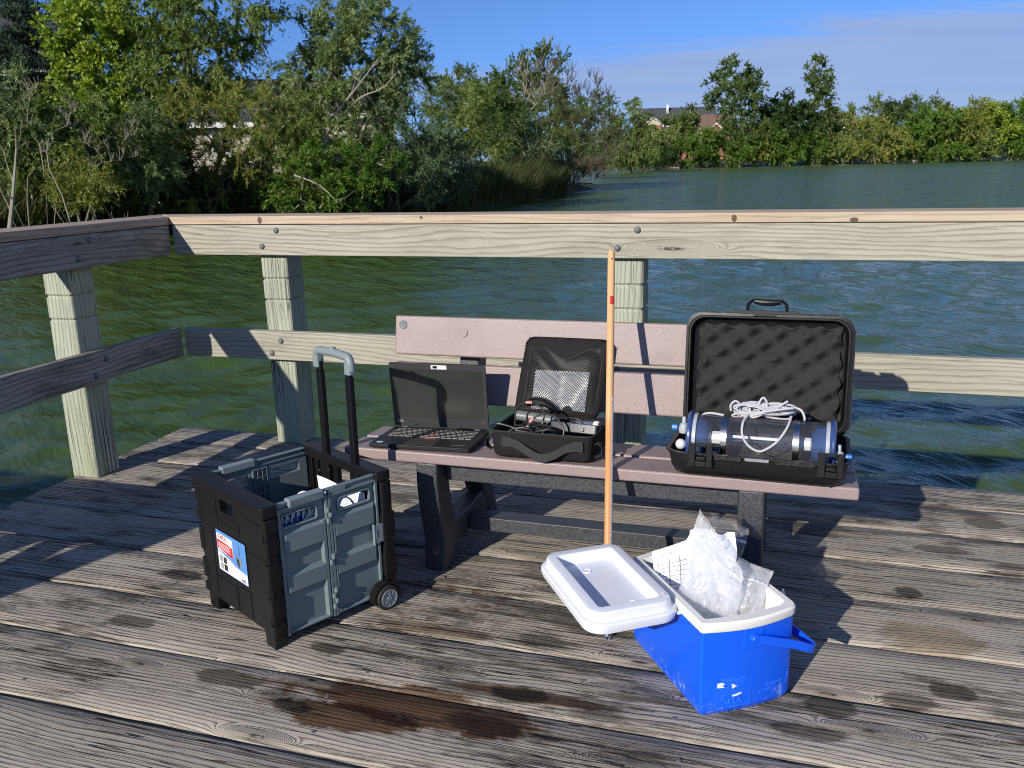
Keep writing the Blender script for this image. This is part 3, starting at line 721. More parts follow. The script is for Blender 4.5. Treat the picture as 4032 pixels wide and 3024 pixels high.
def limb(label, pts, r, dist, seed):
    rg = np.random.default_rng(seed); P = [at(a, b_, dist+c) for a, b_, c in pts]; base = P[0]
    mb = MB(); pp = catmull(P, 5); pp = [q-base for q in pp]; n = len(pp)
    mb.tube(pp, [r*(1-.75*i/(n-1)) for i in range(n)], 6)
    for i in range(3, n-1, 2):
        d = Vector(rg.normal(0, 1, 3)); d.z = abs(d.z); d.normalize(); q = pp[i]
        mb.tube([q, q+d*.35+Vector((0, 0, .05)), q+d*.75+Vector((0, 0, .25))], [r*.35, r*.22, r*.08], 4)
    o = mb.build('fallen_limb', B_pale, smooth=True, loc=tuple(base)); tag(o, label, 'branch'); return o
limb('broken pale dead trunk standing in the reeds at the left edge', [(38, 900, 0), (50, 780, 0), (60, 650, 0), (66, 550, 0)], .06, 25, 4)
limb('thick pale limb slanting up to the right inside the rounded willow', [(1150, 600, 0), (1290, 480, -.5), (1400, 350, -1), (1490, 230, -1.4)], .055, 33.5, 1)
limb('second pale limb forking right inside the rounded willow', [(1240, 590, 0), (1400, 400, -.4), (1500, 350, -.8), (1560, 290, -1)], .045, 33.2, 2)
limb('dead branch dipping toward the water under the bright broad leaved bush', [(1160, 690, 0), (1260, 730, -1), (1330, 800, -1.5)], .03, 31, 3)
# --- reeds
def reeds(name, label, strips, n, seed, h0, w, lean=(.35, .05)):
    rg = np.random.default_rng(seed); P = []; H = []
    for (ax, ay, bx, by, depth, cnt, hh) in strips:
        t = rg.random(cnt); q = rg.random(cnt)*depth
        dx, dy = bx-ax, by-ay; L_ = math.hypot(dx, dy); nx, ny = -dy/L_, dx/L_
        P.append(np.stack([ax+dx*t+nx*q, ay+dy*t+ny*q], 1)); H.append(hh*rg.uniform(.65, 1.12, cnt))
    P = np.concatenate(P); H = np.concatenate(H); n = len(P); z = ground_z(P[:, 0], P[:, 1]); z = np.maximum(z, WZ-.3)
    base = np.stack([P[:, 0], P[:, 1], z], 1); a = rg.uniform(0, np.pi, n); s = np.stack([np.cos(a), np.sin(a), np.zeros(n)], 1)*(w*rg.uniform(.6, 1.3, n))[:, None]*.5
    ld = np.stack([lean[0]+rg.normal(0, .16, n), lean[1]+rg.normal(0, .16, n), np.zeros(n)], 1)
    V = []
    for t in (0, .4, .75, 1):
        c = base + np.stack([np.zeros(n), np.zeros(n), H*t*(1-.12*t)], 1) + ld*(H*t**2.2)[:, None]*.75
        k = (1, 1, .7, .08)[int(round(t*3)) if t != .4 else 1]
        V += [c-s*k, c+s*k]
    V = np.stack(V, 1).reshape(-1, 3); i = np.arange(n)*8
    F = np.concatenate([np.stack([i+2*q, i+2*q+1, i+2*q+3, i+2*q+2], 1) for q in range(3)])
    tint = np.tile(np.clip(rg.normal(.35, .25, n)+.5*(rg.random(n) < .07), 0, 1), 3)
    o = np_obj(name, np_mesh(name, V, F, L_reed, tint)); tag(o, kind='stuff'); return o
reeds('reeds', '', [(-24, 15, -22.2, 20.5, 3.0, 5200, 1.9), (-22.2, 20.5, -20.6, 24.6, 3.0, 5200, 2.0), (-20.6, 24.6, -18.2, 29.9, 2.5, 4200, 1.8), (-18.2, 29.9, -14.6, 37.4, 2.2, 6000, 1.7), (-14.6, 37.4, -13.9, 48.3, 2.6, 6500, 1.8), (-13.9, 48.3, -14.4, 57, 3.4, 5200, 2.1)], 0, 41, 1.9, .028)
def scrub(label, blobs, nleaf, leaf, seed, L=.14):
    rg = np.random.default_rng(seed); cen, _ = blob_points(rg, blobs, 160, .1)
    zz = ground_z(cen[:, 0], cen[:, 1]); cen[:, 2] = np.maximum(cen[:, 2], zz+.1)
    V, F, Tn = leaves(rg, cen, np.full(160, .6), nleaf, L, L*.4, tint_c=np.clip(rg.normal(.3, .15, 160), 0, 1))
    o = np_obj('undergrowth', np_mesh('undergrowth', V, F, leaf, Tn)); tag(o, kind='stuff'); return o
scrub('', [(-24, 24, .2, 3.5, 5, 1.0), (-23, 31, .2, 4, 5, 1.2), (-19.5, 36, .2, 3, 5, 1.2), (-18, 44, .2, 3, 6, 1.3), (-18, 54, .2, 3, 7, 1.2)], 40000, L_dark, 51)
# --- trees on the near shore, left of and behind the viewer, whose shade reaches the reeds
near = [(-29.5, 13.0, 5.6), (-32.0, 9.5, 6.2), (-33.5, 4.5, 6.0), (-28.5, 17.0, 5.2), (-35.5, -.5, 6.5)]
for k, (x, y, h) in enumerate(near):
    tree('willow_tree', 'willow on the near shore left of the view, %s from the water' % ['first', 'second', 'third', 'fourth', 'fifth'][k], 'tree', x, y, [(0, 0, h*.62, 2.6, 2.6, h*.36), (.6, .4, h*.35, 2.4, 2.4, h*.3)], 60, 7000, .26, .12, L_willow, crad=.8, r0=.14, stems=2)
# --- far shore
FAR = [
 ('willow_tree', 'pale green willow standing before the gabled townhouses', 2590, 236, [(2640, 520, 45, 50), (2600, 560, 50, 60)], L_willow, 40, 8000),
 ('maple_tree', 'small dark tree in front of the slate townhouse roofs', 2700, 238, [(2700, 480, 38, 35), (2690, 540, 40, 45)], L_poplar, 36, 7000),
 ('poplar_tree', 'broad tall cottonwood right of the brick gable', 2880, 240, [(2900, 290, 70, 60), (2830, 330, 50, 50), (2960, 350, 55, 60), (2890, 400, 100, 80), (2760, 425, 50, 22), (2930, 480, 95, 60), (2900, 540, 110, 50)], L_poplar, 260, 24000),
 ('maple_tree', 'dark rounded tree between the two tall cottonwoods', 3090, 246, [(3090, 440, 85, 55), (3110, 500, 100, 70), (3030, 480, 60, 60)], L_dark, 120, 22000),
 ('poplar_tree', 'slender tall cottonwood right of the dark rounded tree', 3225, 248, [(3225, 270, 42, 45), (3215, 340, 60, 50), (3240, 420, 50, 50), (3230, 500, 50, 50)], L_poplar, 110, 11000),
 ('willow_tree', 'grey green willow right of the slender cottonwood', 3350, 254, [(3345, 450, 45, 30), (3350, 520, 80, 60), (3300, 560, 60, 50)], L_willow, 70, 13000),
 ('birch_tree', 'thin pale birch poking above the far willows', 3440, 275, [(3445, 440, 34, 42)], L_grey, 24, 2600),
 ('willow_tree', 'low spreading willow whose branches overhang the far waterline', 3450, 250, [(3450, 520, 90, 45), (3480, 570, 90, 45), (3400, 590, 90, 30)], L_olive, 80, 15000),
 ('maple_tree', 'small dark tree behind the spreading far willow', 3505, 275, [(3505, 440, 28, 30)], L_dark, 20, 3500),
 ('willow_tree', 'tall dark willow crest above the bright trees on the right', 3630, 268, [(3630, 420, 65, 35), (3590, 460, 60, 45)], L_poplar, 60, 10000),
 ('maple_tree', 'bright yellow green tree on the far shore below the dark crest', 3680, 256, [(3680, 480, 75, 50), (3640, 560, 80, 50)], L_bush, 80, 13000),
 ('willow_tree', 'olive willow with a forked pale trunk on the far right shore', 3790, 260, [(3790, 440, 70, 40), (3790, 510, 80, 50)], L_olive, 80, 13000),
 ('maple_tree', 'yellow green tree right of the olive willow', 3900, 264, [(3880, 450, 60, 35), (3920, 510, 70, 50)], L_lime, 70, 11000),
 ('maple_tree', 'green tree near the right edge of the far shore', 3990, 268, [(3980, 450, 55, 35), (4010, 510, 60, 50)], L_bush, 60, 10000),
 ('maple_tree', 'last yellow green tree at the right edge of the far shore', 4080, 270, [(4080, 440, 60, 40), (4080, 520, 70, 50)], L_bush, 60, 9000),
 ('willow_shrub', 'grey green bush at the waterline left of the townhouses', 2520, 215, [(2520, 600, 55, 35)], L_willow, 40, 7000),
 ('willow_shrub', 'dark bush under the pale green willow by the townhouses', 2600, 232, [(2600, 610, 60, 40)], L_dark, 36, 6000),
 ('willow_shrub', 'vivid green bush hanging to the water below the townhouses', 2740, 234, [(2730, 590, 85, 50), (2790, 560, 60, 40)], L_bush, 80, 15000),
 ('willow_shrub', 'bright bush at the foot of the broad cottonwood', 2870, 236, [(2870, 600, 75, 42), (2930, 580, 50, 40)], L_bush, 60, 11000),
 ('willow_shrub', 'pale bush with thin trunks under the dark rounded tree', 2975, 240, [(2980, 560, 50, 60)], L_olive, 44, 7500),
 ('willow_shrub', 'vivid rounded bush below the dark rounded tree', 3070, 243, [(3060, 560, 65, 60), (3070, 600, 80, 32)], L_bush, 66, 13000),
 ('willow_shrub', 'leafy bush below the slender cottonwood', 3190, 246, [(3180, 575, 75, 48)], L_bush, 56, 10000),
 ('willow_shrub', 'grey green bush leaning over the far water', 3290, 249, [(3290, 590, 80, 40)], L_willow, 56, 10000),
 ('willow_shrub', 'vivid bush under the spreading far willow', 3560, 254, [(3560, 585, 60, 32)], L_bush, 40, 7000),
 ('willow_shrub', 'vivid bush by the pale shore rocks', 3730, 258, [(3730, 590, 85, 30)], L_bush, 54, 9000),
 ('willow_shrub', 'bush between the shore rocks and the forked willow', 3850, 262, [(3850, 580, 70, 32)], L_willow, 48, 8000),
 ('willow_shrub', 'low bush near the right edge of the far waterline', 3960, 266, [(3960, 575, 80, 32)], L_bush, 48, 8000),
 ('willow_shrub', 'last low bush at the right edge of the far waterline', 4060, 270, [(4060, 570, 60, 32)], L_willow, 36, 6000),
]
for (nm, lab, px, dist, items, lf, nc, nl) in FAR:
    T(nm, lab, 'shrub' if 'shrub' in nm else 'tree', px, dist, items, nc, nl, .62, .34 if 'willow' not in nm else .24, lf, crad=(1.25 if 'poplar' in nm else 1.75) if 'shrub' not in nm else 1.4, r0=.3 if 'shrub' not in nm else .14, stems=1 if 'poplar' in nm or 'birch' in nm else 3, rmin=.05, shell=.35)
def rocks(name, pts, seed, mt):
    rg = random.Random(seed); mb = MB()
    for (x, y, z, s) in pts:
        n = 7; rings = []
        for q, (rr, zz) in enumerate(((.8, -.4), (1, 0), (.75, .45), (.3, .62))):
            rings.append([(x+s*rr*rg.uniform(.7, 1.2)*math.cos(6.283*j/n), y+s*rr*rg.uniform(.7, 1.2)*math.sin(6.283*j/n), z+s*zz*rg.uniform(.7, 1.1)) for j in range(n)])
        mb.loft(rings)
    o = mb.build(name, mt); tag(o, kind='stuff'); return o
M_rock = plain('pale shore stone', (.36, .32, .27), .9, var=.4, vscale=1.2)
rr_ = random.Random(9); pts = []
for (pa, pb, da, n, s0) in ((2640, 3340, 246, 26, .5), (3380, 4100, 262, 70, .75)):
    for q in range(n):
        px = rr_.uniform(pa, pb); f = at(px, 700, 245); a = math.atan2(f.x, f.y); d = 200
        while lake_sd(np.array([d*math.sin(a)]), np.array([d*math.cos(a)]))[0] < .2 and d < 400: d += .5
        pts.append((d*math.sin(a), d*math.cos(a), WZ+.15, s0*rr_.uniform(.5, 1.5)))
rocks('shore_rocks', pts, 3, M_rock)
# distant woods behind the far shore, one mass
def far_wood():
    rg = np.random.default_rng(77); cen = []
    for q in range(420):
        px = rg.uniform(1500, 4300); d = rg.uniform(300, 380); f = at(px, 700, d); z = float(ground_z(f.x, f.y))
        cen.append([f.x, f.y, z+rg.uniform(.5, 9.5)])
    cen = np.array(cen); V, F, Tn = leaves(rg, cen, np.full(len(cen), 3.6), 52000, 1.0, .6, tint_c=np.clip(rg.normal(.4, .2, len(cen)), 0, 1))
    o = np_obj('treeline', np_mesh('treeline', V, F, L_poplar, Tn)); tag(o, kind='stuff')
far_wood()
# ------------------------------------------------------------------ houses
M_roof = plain('dark slate shingles', (.055, .06, .07), .85, var=.3, vscale=3)
M_roofb = plain('brown shingles', (.16, .10, .075), .85, var=.3, vscale=3)
M_cream = plain('cream siding', (.48, .43, .33), .8, var=.06, vscale=2)
M_trim = plain('white trim', (.78, .77, .74), .6, var=.03)
M_glass = plain('dark window glass', (.03, .04, .05), .08, spec=.8)
def brick_mat():
    mt, g, b = new_mat('red brick'); co = g.coord(); n = g.noise(co, 3, 4, .6)
    bn = g.N.new('ShaderNodeTexBrick'); g.put(bn.inputs['Vector'], g.map(co, (1, 1, 1), rot=(R(90), 0, 0))); bn.inputs['Scale'].default_value = 4
    g.put(bn.inputs['Color1'], (.30, .11, .075)); g.put(bn.inputs['Color2'], (.24, .085, .06)); g.put(bn.inputs['Mortar'], (.3, .24, .2)); bn.inputs['Mortar Size'].default_value = .012
    setb(g, b, color=g.mix(g.math('MULTIPLY', n, .4), bn.outputs[0], (.33, .16, .11)), rough=.9); return mt
M_brick = brick_mat()
def window(x, z, w, h, parent, mull=True, y=0):
    mb = MB(); t = .09
    mb.box(x-w/2, x+w/2, y-.06, y+.02, z, z+t); mb.box(x-w/2, x+w/2, y-.06, y+.02, z+h-t, z+h)
    mb.box(x-w/2, x-w/2+t, y-.058, y+.02, z+t, z+h-t); mb.box(x+w/2-t, x+w/2, y-.058, y+.02, z+t, z+h-t)
    if mull: mb.box(x-.03, x+.03, y-.05, y+.02, z+t, z+h-t); mb.box(x-w/2+t, x+w/2-t, y-.048, y+.02, z+h*.5-.03, z+h*.5+.03)
    f = mb.build('window', M_trim, parent)
    MB().box(x-w/2+t, x+w/2-t, y-.03, y+.015, z+t, z+h-t).build('pane', M_glass, f)
def house(name, label, origin, az, w, d, wall_h, rise, wall, roof, gable=None, wins=(), eave=.5, chim=0):
    """front wall in the local xz plane looking along -y; ridge along x, optional front gable (x, width, wall material)"""
    o = empty(name, label, 'house', origin, (0, 0, az)); 
    mb = MB(); hw = w/2
    mb.prism([(0, 0), (d, 0), (d, wall_h), (d/2, wall_h+rise*.98), (0, wall_h)], -hw, hw, 'x'); mb.build('wall', wall, o)
    t = .22; sl = rise/(d/2); rb = MB()
    rb.prism([(-eave, wall_h-eave*sl), (d/2, wall_h+rise), (d+eave, wall_h-eave*sl), (d+eave, wall_h-eave*sl+t), (d/2, wall_h+rise+t), (-eave, wall_h-eave*sl+t)], -hw-eave, hw+eave, 'x')
    rf = rb.build('roof', roof, o)
    MB().box(-hw-eave, hw+eave, -eave-.16, -eave-.003, wall_h-eave*sl-.22, wall_h-eave*sl+.14).build('gutter', M_trim, o)
    if gable:
        for gx, gw, gm, gr in gable:
            gh = gw/2*1.0; y0 = -1.2; p = MB(); p.prism([(gx-gw/2, 0), (gx+gw/2, 0), (gx+gw/2, wall_h), (gx-gw/2, wall_h)], y0, .0, 'y'); p.build('gable_wall', wall, o)
            p = MB(); p.prism([(gx-gw/2, wall_h+.003), (gx+gw/2, wall_h+.003), (gx, wall_h+gh*.86)], y0+.004, d/2*.6, 'y'); p.build('gable', gm, o)
            p = MB()
            for s_ in (-1, 1): p.prism([(gx, wall_h+gh*.86), (gx+s_*(gw/2+.5), wall_h-.42), (gx+s_*(gw/2+.5), wall_h-.2), (gx, wall_h+gh*.86+.25)], y0-.45, d/2*.8, 'y')
            p.build('gable_roof', gr, o)
            p = MB()
            for s_ in (-1, 1): p.prism([(gx, wall_h+gh*.86-.02), (gx+s_*(gw/2+.52), wall_h-.47), (gx+s_*(gw/2+.52), wall_h-.12), (gx, wall_h+gh*.86+.32)], y0-.55, y0-.452, 'y')
            p.build('bargeboard', M_trim, o)
    for wn in wins: window(wn[0], wn[1], wn[2], wn[3], o, y=(wn[4] if len(wn) > 4 else 0))
    if chim:
        for cx in chim: MB().box(cx-.3, cx+.3, d*.32, d*.32+.6, wall_h, wall_h+rise+1.0).build('vent_stack', M_trim, o)
    return o
def place(px, py_base, dist): p = at(px, 640, dist); return (p.x, p.y, float(ground_z(p.x, p.y)))
gz = lambda px, d: place(px, 0, d)
o = gz(2600, 285); az = .20
house('townhouse', 'townhouse row with slate roof and cream gable seen across the lake', (o[0]+5.2, o[1], o[2]), az, 23, 12, 10.6, 5.2, M_brick, M_roof, gable=[(-7.6, 5.4, M_cream, M_roof), ], wins=[(-7.6, 7.6, 1.0, 1.7, -1.2), (-7.6, 4.2, 1.0, 1.7, -1.2), (-3, 7.6, 1.0, 1.7), (0, 7.6, 1.0, 1.7), (3, 7.6, 1.0, 1.7), (6, 7.6, 1.0, 1.7), (6, 4, 1, 1.7), (3, 4, 1, 1.7)], chim=(-3, 4))
o = gz(2800, 282)
house('townhouse', 'brick townhouse with brown roof and small white trimmed gable across the lake', (o[0]-.5, o[1], o[2]), az, 11.5, 11, 8.6, 5.0, M_brick, M_roofb, gable=[(1.6, 4.8, M_brick, M_roofb)], wins=[(-3.5, 5.4, 1.1, 1.8), (0.4, 5.6, .9, 1.7, -1.2), (2.6, 5.6, .9, 1.7, -1.2), (-3.5, .6, 1.1, 2.9), (-1.2, .6, 1.0, 2.6)])
o = gz(3280, 300)
house('house', 'brown roofed house showing between the slender cottonwood and willow', o, .1, 12, 10, 9.0, 4.4, M_cream, M_roofb, wins=[(-3, 6.2, 1.1, 1.6), (0, 6.2, 1.1, 1.6), (3, 6.2, 1.1, 1.6)])
o = gz(20, 62)
house('house', 'cream house with large grey roof behind the spruce at the left edge', (o[0]-1.2, o[1], o[2]), .85, 9.5, 9, 6.4, 3.4, M_cream, M_roof, wins=[(-2.5, 3.8, 1.2, 1.5), (1.5, 3.8, 1.2, 1.5)])
o = gz(760, 66)
house('house', 'house with grey roof and white eaves glimpsed through the tall airy willow', o, .62, 12, 9, 3.6, 2.4, M_cream, M_roof, wins=[(-3, 1.4, 1.3, 1.4), (2, 1.4, 1.3, 1.4)])
o = gz(1230, 70)
house('house', 'cream house glimpsed through the rounded willow', o, .5, 13, 9, 4.6, 2.6, M_cream, M_roof, wins=[(-4, 1.8, 1.3, 1.5), (0, 1.8, 1.3, 1.5), (4, 1.8, 1.3, 1.5)])
# ------------------------------------------------------------------ parked car on the bank
def car(label, paint, origin, az):
    o = empty('parked_car', label, 'car', origin, (0, 0, az)); L2 = 2.2
    prof = [(-2.2, .35), (-2.2, .75), (-2.0, .92), (-1.35, .98), (-.75, 1.40), (.7, 1.43), (1.35, 1.02), (2.05, .88), (2.2, .6), (2.2, .35)]
    ring = lambda y, s, dz: [(x*s if abs(x) > 1.4 else x*(s if z > 1.2 else 1), y, z+dz) for x, z in prof]
    mb = MB(); mb.loft([ring(-.86, .97, -.03), ring(-.8, 1, 0), ring(.8, 1, 0), ring(.86, .97, -.03)]); mb.build('body', paint, o, smooth=True, angle=40)
    for s_ in (-1, 1):
        g_ = MB(); g_.prism([(-1.25, 1.0), (-.72, 1.33), (.66, 1.36), (1.2, 1.04)], s_*.865-.006, s_*.865+.006, 'y'); g_.build('side_window', M_glass, o)
    g_ = MB(); g_.add([(-1.33, -.7, 1.01), (-1.33, .7, 1.01), (-.8, .66, 1.385), (-.8, -.66, 1.385)], [(0, 1, 2, 3)], T=Matrix.Translation((-.02, 0, .02))); g_.build('windscreen', M_glass, o)
    for x in (-1.35, 1.35):
        for s_ in (-1, 1):
            w_ = MB(); w_.lathe([(.0, -.09), (.26, -.09), (.31, -.07), (.31, .07), (.26, .09), (.0, .09)], 18, axis='y', T=Matrix.Translation((x, s_*.79, .31))); wh = w_.build('wheel', M_tyre, o, smooth=True)
            w_ = MB(); w_.lathe([(.0, -.1), (.19, -.1), (.19, .1), (.0, .1)], 12, axis='y', T=Matrix.Translation((x, s_*.79, .31))); w_.build('rim', M_alu, wh)
M_tyre = plain('black rubber', (.018, .018, .018), .75)
M_alu = plain('brushed aluminium', (.60, .61, .62), .28, 1.0, .06, 60)
M_carblue = plain('blue car paint', (.03, .13, .42), .25, coat=.8); M_carwhite = plain('white car paint', (.75, .77, .8), .25, coat=.8)
o = gz(1845, 62); car('blue parked car glimpsed through the bushes on the bank', M_carblue, (o[0], o[1], o[2]), .3)
o = gz(1800, 66); car('white parked car beside the blue one behind the bushes', M_carwhite, (o[0]-1.5, o[1]+.6, o[2]), .3)
# ------------------------------------------------------------------ object materials
def speckle(name, c, amt=.25, rough=.45, bump=.5, scale=260):
    mt, g, b = new_mat(name); co = g.coord(); n = g.noise(co, scale, 3, .6); n2 = g.noise(g.map(co, (4, 30, 30)), 1, 4, .6); n3 = g.noise(co, 6, 4, .6)
    col = g.mix(g.sstep(n, .35, .7), tuple(x*(1-amt) for x in c), tuple(min(1, x*(1+amt)) for x in c))
    col = g.mix(g.math('MULTIPLY', g.sstep(n3, .5, .75), .35), col, tuple(x*.6 for x in c))
    setb(g, b, color=col, rough=g.math('ADD', rough-.1, g.math('MULTIPLY', n, .25)), normal=g.bump(g.math('ADD', n, g.math('MULTIPLY', n2, .6)), bump, .0012)); return mt
M_slat = speckle('mauve recycled plastic', (.30, .228, .218), .16, .42, .55)
M_leg = speckle('charcoal recycled plastic', (.050, .055, .062), .35, .42, .9, 170)
M_rust = plain('rusty washer', (.16, .085, .05), .75, .3, .4, 200)
M_blk = plain('black plastic', (.009, .009, .010), .42, spec=.3, var=.2, vscale=20, bump=.25, bscale=900, bdist=.0004)
M_blkr = plain('textured black plastic', (.009, .009, .009), .34, spec=.35, var=.3, vscale=160, bump=1, bscale=330, bdist=.0022)
M_blkg = plain('glossy black plastic', (.007, .007, .008), .38, spec=.28, var=.1)
M_lap = plain('black laptop shell', (.011, .011, .012), .48, spec=.3, var=.1, vscale=60, bump=.15, bscale=1500, bdist=.0002)
M_bezel = plain('laptop bezel', (.032, .032, .034), .5, var=.1, vscale=60)
M_scr = plain('laptop screen off', (.022, .027, .023), .36, var=.25, vscale=3)
M_key = plain('laptop key', (.018, .019, .020), .42, var=.15, vscale=90)
M_red = plain('red plastic', (.55, .03, .025), .4)
M_pad = plain('touchpad', (.012, .012, .013), .3)
M_white = plain('white plastic', (.80, .80, .80), .32, var=.02)
M_whitelid = plain('white lid plastic', (.74, .77, .83), .35, var=.02, vscale=8)
M_whitein = plain('white inner plastic', (.82, .81, .76), .35, var=.02)
M_grey = plain('blue grey crate plastic', (.15, .195, .205), .40, var=.07, vscale=9, bump=.12, bscale=700, bdist=.0003)
M_grip = plain('grey grip', (.20, .245, .26), .45, var=.05)
M_crate = plain('black crate plastic', (.0085, .0085, .009), .36, spec=.32, var=.15, vscale=14, bump=.3, bscale=420, bdist=.0006)
M_steel = plain('stainless band', (.62, .60, .57), .25, 1.0, .05)
M_zinc = plain('zinc plated steel', (.62, .62, .60), .3, 1.0, .1)
M_fabric = plain('black nylon fabric', (.013, .011, .0115), .75, spec=.2, var=.25, vscale=10, bump=.6, bscale=900, bdist=.0006)
M_web = plain('black webbing', (.022, .022, .023), .8, var=.2, vscale=40, bump=.9, bscale=600, bdist=.0009)
M_foam = plain('charcoal foam', (.034, .033, .033), .95, spec=.1, var=.35, vscale=260, bump=.8, bscale=700, bdist=.0012)
M_cable = plain('black cable', (.022, .023, .024), .42, var=.1)
M_probe = plain('grey probe housing', (.15, .165, .16), .4, var=.05)
M_meter = plain('dark meter case', (.045, .05, .053), .4, var=.08)
M_pink = plain('faded red tape', (.62, .25, .22), .6, var=.2, vscale=200)
M_bluetap = plain('bright blue tap', (.02, .17, .55), .35)
M_greyfit = plain('grey fitting', (.36, .39, .42), .4)
M_milk = plain('milky plastic ball', (.62, .65, .68), .35)
M_stickpole = None
def cooler_mat():
    mt, g, b = new_mat('scuffed blue cooler plastic'); co = g.coord(); x, y, z = g.sep(co)
    n = g.noise(co, 38, 6, .75, .6); n2 = g.noise(g.map(co, (60, 60, 14)), 1, 5, .75)
    low = g.sstep(z, .16, .0)
    m_ = g.math('MULTIPLY', g.sstep(g.math('ADD', g.math('MULTIPLY', n, .75), g.math('MULTIPLY', low, .22)), .56, .70), g.sstep(n2, .46, .60))
    col = g.mix(g.math('MULTIPLY', m_, .75), (.003, .115, .86), (.42, .50, .78))
    col = g.mix(g.math('MULTIPLY', g.noise(co, 5, 3), .25), col, (.003, .08, .66))
    setb(g, b, color=col, rough=g.math('ADD', .34, g.math('MULTIPLY', m_, .35)), normal=g.bump(n, .08, .001)); return mt
M_cooler = cooler_mat()
M_bluep = plain('blue handle plastic', (.003, .10, .80), .36, var=.05)
def pole_mat():
    mt, g, b = new_mat('varnished pole'); co = g.coord(); x, y, z = g.sep(co)
    n = g.noise(g.map(co, (60, 60, 3)), 1.0, 4, .6, .4); n2 = g.noise(g.map(co, (160, 160, 9)), 1, 3, .6)
    c = g.mix(n, (.60, .33, .14), (.72, .46, .24)); c = g.mix(g.math('MULTIPLY', g.sstep(n2, .5, .75), .45), c, (.40, .17, .05))
    lowm = g.sstep(z, .62, .56)
    c = g.mix(g.math('MULTIPLY', lowm, .55), c, (.62, .24, .06))
    setb(g, b, color=c, rough=g.math('SUBTRACT', .48, g.math('MULTIPLY', lowm, .25)), coat=g.math('MULTIPLY', lowm, .6)); return mt
def fin(root):
    inv = Matrix.LocRotScale(root.location, root.rotation_euler, None).inverted()
    for ch in [o for o in bpy.data.objects if o.parent == root]: ch.matrix_parent_inverse = inv
# ------------------------------------------------------------------ bench
bench = empty('bench', 'low mauve plastic bench with charcoal legs set before the water railing', 'bench', (-.581, 2.56, 0))
sz = lambda y: .430-.06*(y-2.415)
def slat(y0, y1, name='seat_slat'):
    P = [(y0, sz(y0)), (y1, sz(y1)), (y1, sz(y1)-.038), (y0, sz(y0)-.038)]
    return MB().prism(P, -1.372, .210, 'x').build(name, M_slat, bench, bevel=.007, seg=3)
slat(2.415, 2.556); slat(2.574, 2.714)
def backslat(yb, zb, yt, zt):
    d = Vector((0, yt-yb, zt-zb)).normalized(); nrm = Vector((0, d.z, -d.y))*.038
    P = [(yb, zb), (yt, zt), (yt+nrm.y, zt+nrm.z), (yb+nrm.y, zb+nrm.z)]
    return MB().prism(P, -1.350, .200, 'x').build('back_slat', M_slat, bench, bevel=.007, seg=3)
backslat(2.765, .497, 2.787, .634); backslat(2.792, .660, 2.815, .798)
plug = MB()
def plug_at(px, r, d):
    x = px; MBt = Matrix.Translation((x, 2.8035, .745)) @ Vector((0, -1, .17)).to_track_quat('Z', 'Y').to_matrix().to_4x4(); return MBt
MB().lathe([(.0155, -.004), (.0155, .0008), (.0145, .0016), (.011, .0012), (.0001, .0010)], 24, T=Matrix.Translation((-1.318, 2.8085, .766)) @ Vector((0, -1, .17)).to_track_quat('Z', 'Y').to_matrix().to_4x4()).build('bolt_plug', M_bolt, bench, smooth=True)
MB().lathe([(.0145, -.004), (.0145, .0007), (.0135, .0009), (.0130, .0001), (.0001, .0003)], 24, T=Matrix.Translation((-1.085, 2.8035, .745)) @ Vector((0, -1, .17)).to_track_quat('Z', 'Y').to_matrix().to_4x4()).build('bolt_plug', M_slat, bench, smooth=True)
front = [(2.428, .3915), (2.424, .33), (2.432, .25), (2.450, .175), (2.468, .11), (2.463, .06), (2.460, 0), (2.548, 0), (2.560, .06), (2.576, .125), (2.556, .19), (2.535, .26), (2.527, .31), (2.527, .382)]
rear = [(2.930, 0), (3.012, 0), (2.965, .11), (2.925, .24), (2.915, .36), (2.925, .52), (2.945, .76), (2.866, .775), (2.850, .62), (2.832, .50), (2.815, .405), (2.70, .374), (2.70, .31), (2.79, .28), (2.85, .16)]
for xa in (-1.123, -.113):
    xb = xa+.074
    MB().prism(front, xa, xb, 'x').build('front_leg', M_leg, bench, bevel=.008, seg=3)
    MB().prism(rear, xa, xb, 'x').build('rear_leg', M_leg, bench, bevel=.008, seg=3)
    MB().box(xa+.004, xb-.004, 2.5285, 2.698, .300, .376).build('seat_bearer', M_leg, bench, bevel=.005)
    MB().prism([(2.558, .050), (2.558, .128), (2.86, .140), (2.93, .05)], xa+.003, xb-.003, 'x').build('cross_member', M_leg, bench, bevel=.006)
    t = Matrix.Translation((xa+.042, 2.4655, .066)) @ Vector((0, -1, 0)).to_track_quat('Z', 'Y').to_matrix().to_4x4()
    MB().lathe([(.019, -.003), (.019, .002), (.016, .003), (.008, .003)], 24, T=t).build('washer', M_rust, bench, smooth=True)
    MB().lathe([(.0075, .0), (.0075, .010), (.005, .0105), (.004, .015), (.0001, .0152)], 6, T=t).build('bolt', M_bolt, bench)
MB().box(-1.047, -.115, 2.497, 2.5265, .312, .3835).build('apron', M_leg, bench, bevel=.004)
MB().box(-1.047, -.115, 2.700, 2.735, .300, .370).build('apron', M_leg, bench, bevel=.004)
MB().box(-1.046, -.116, 2.690, 2.765, .055, .106).build('stretcher', M_leg, bench, bevel=.004)
fin(bench)
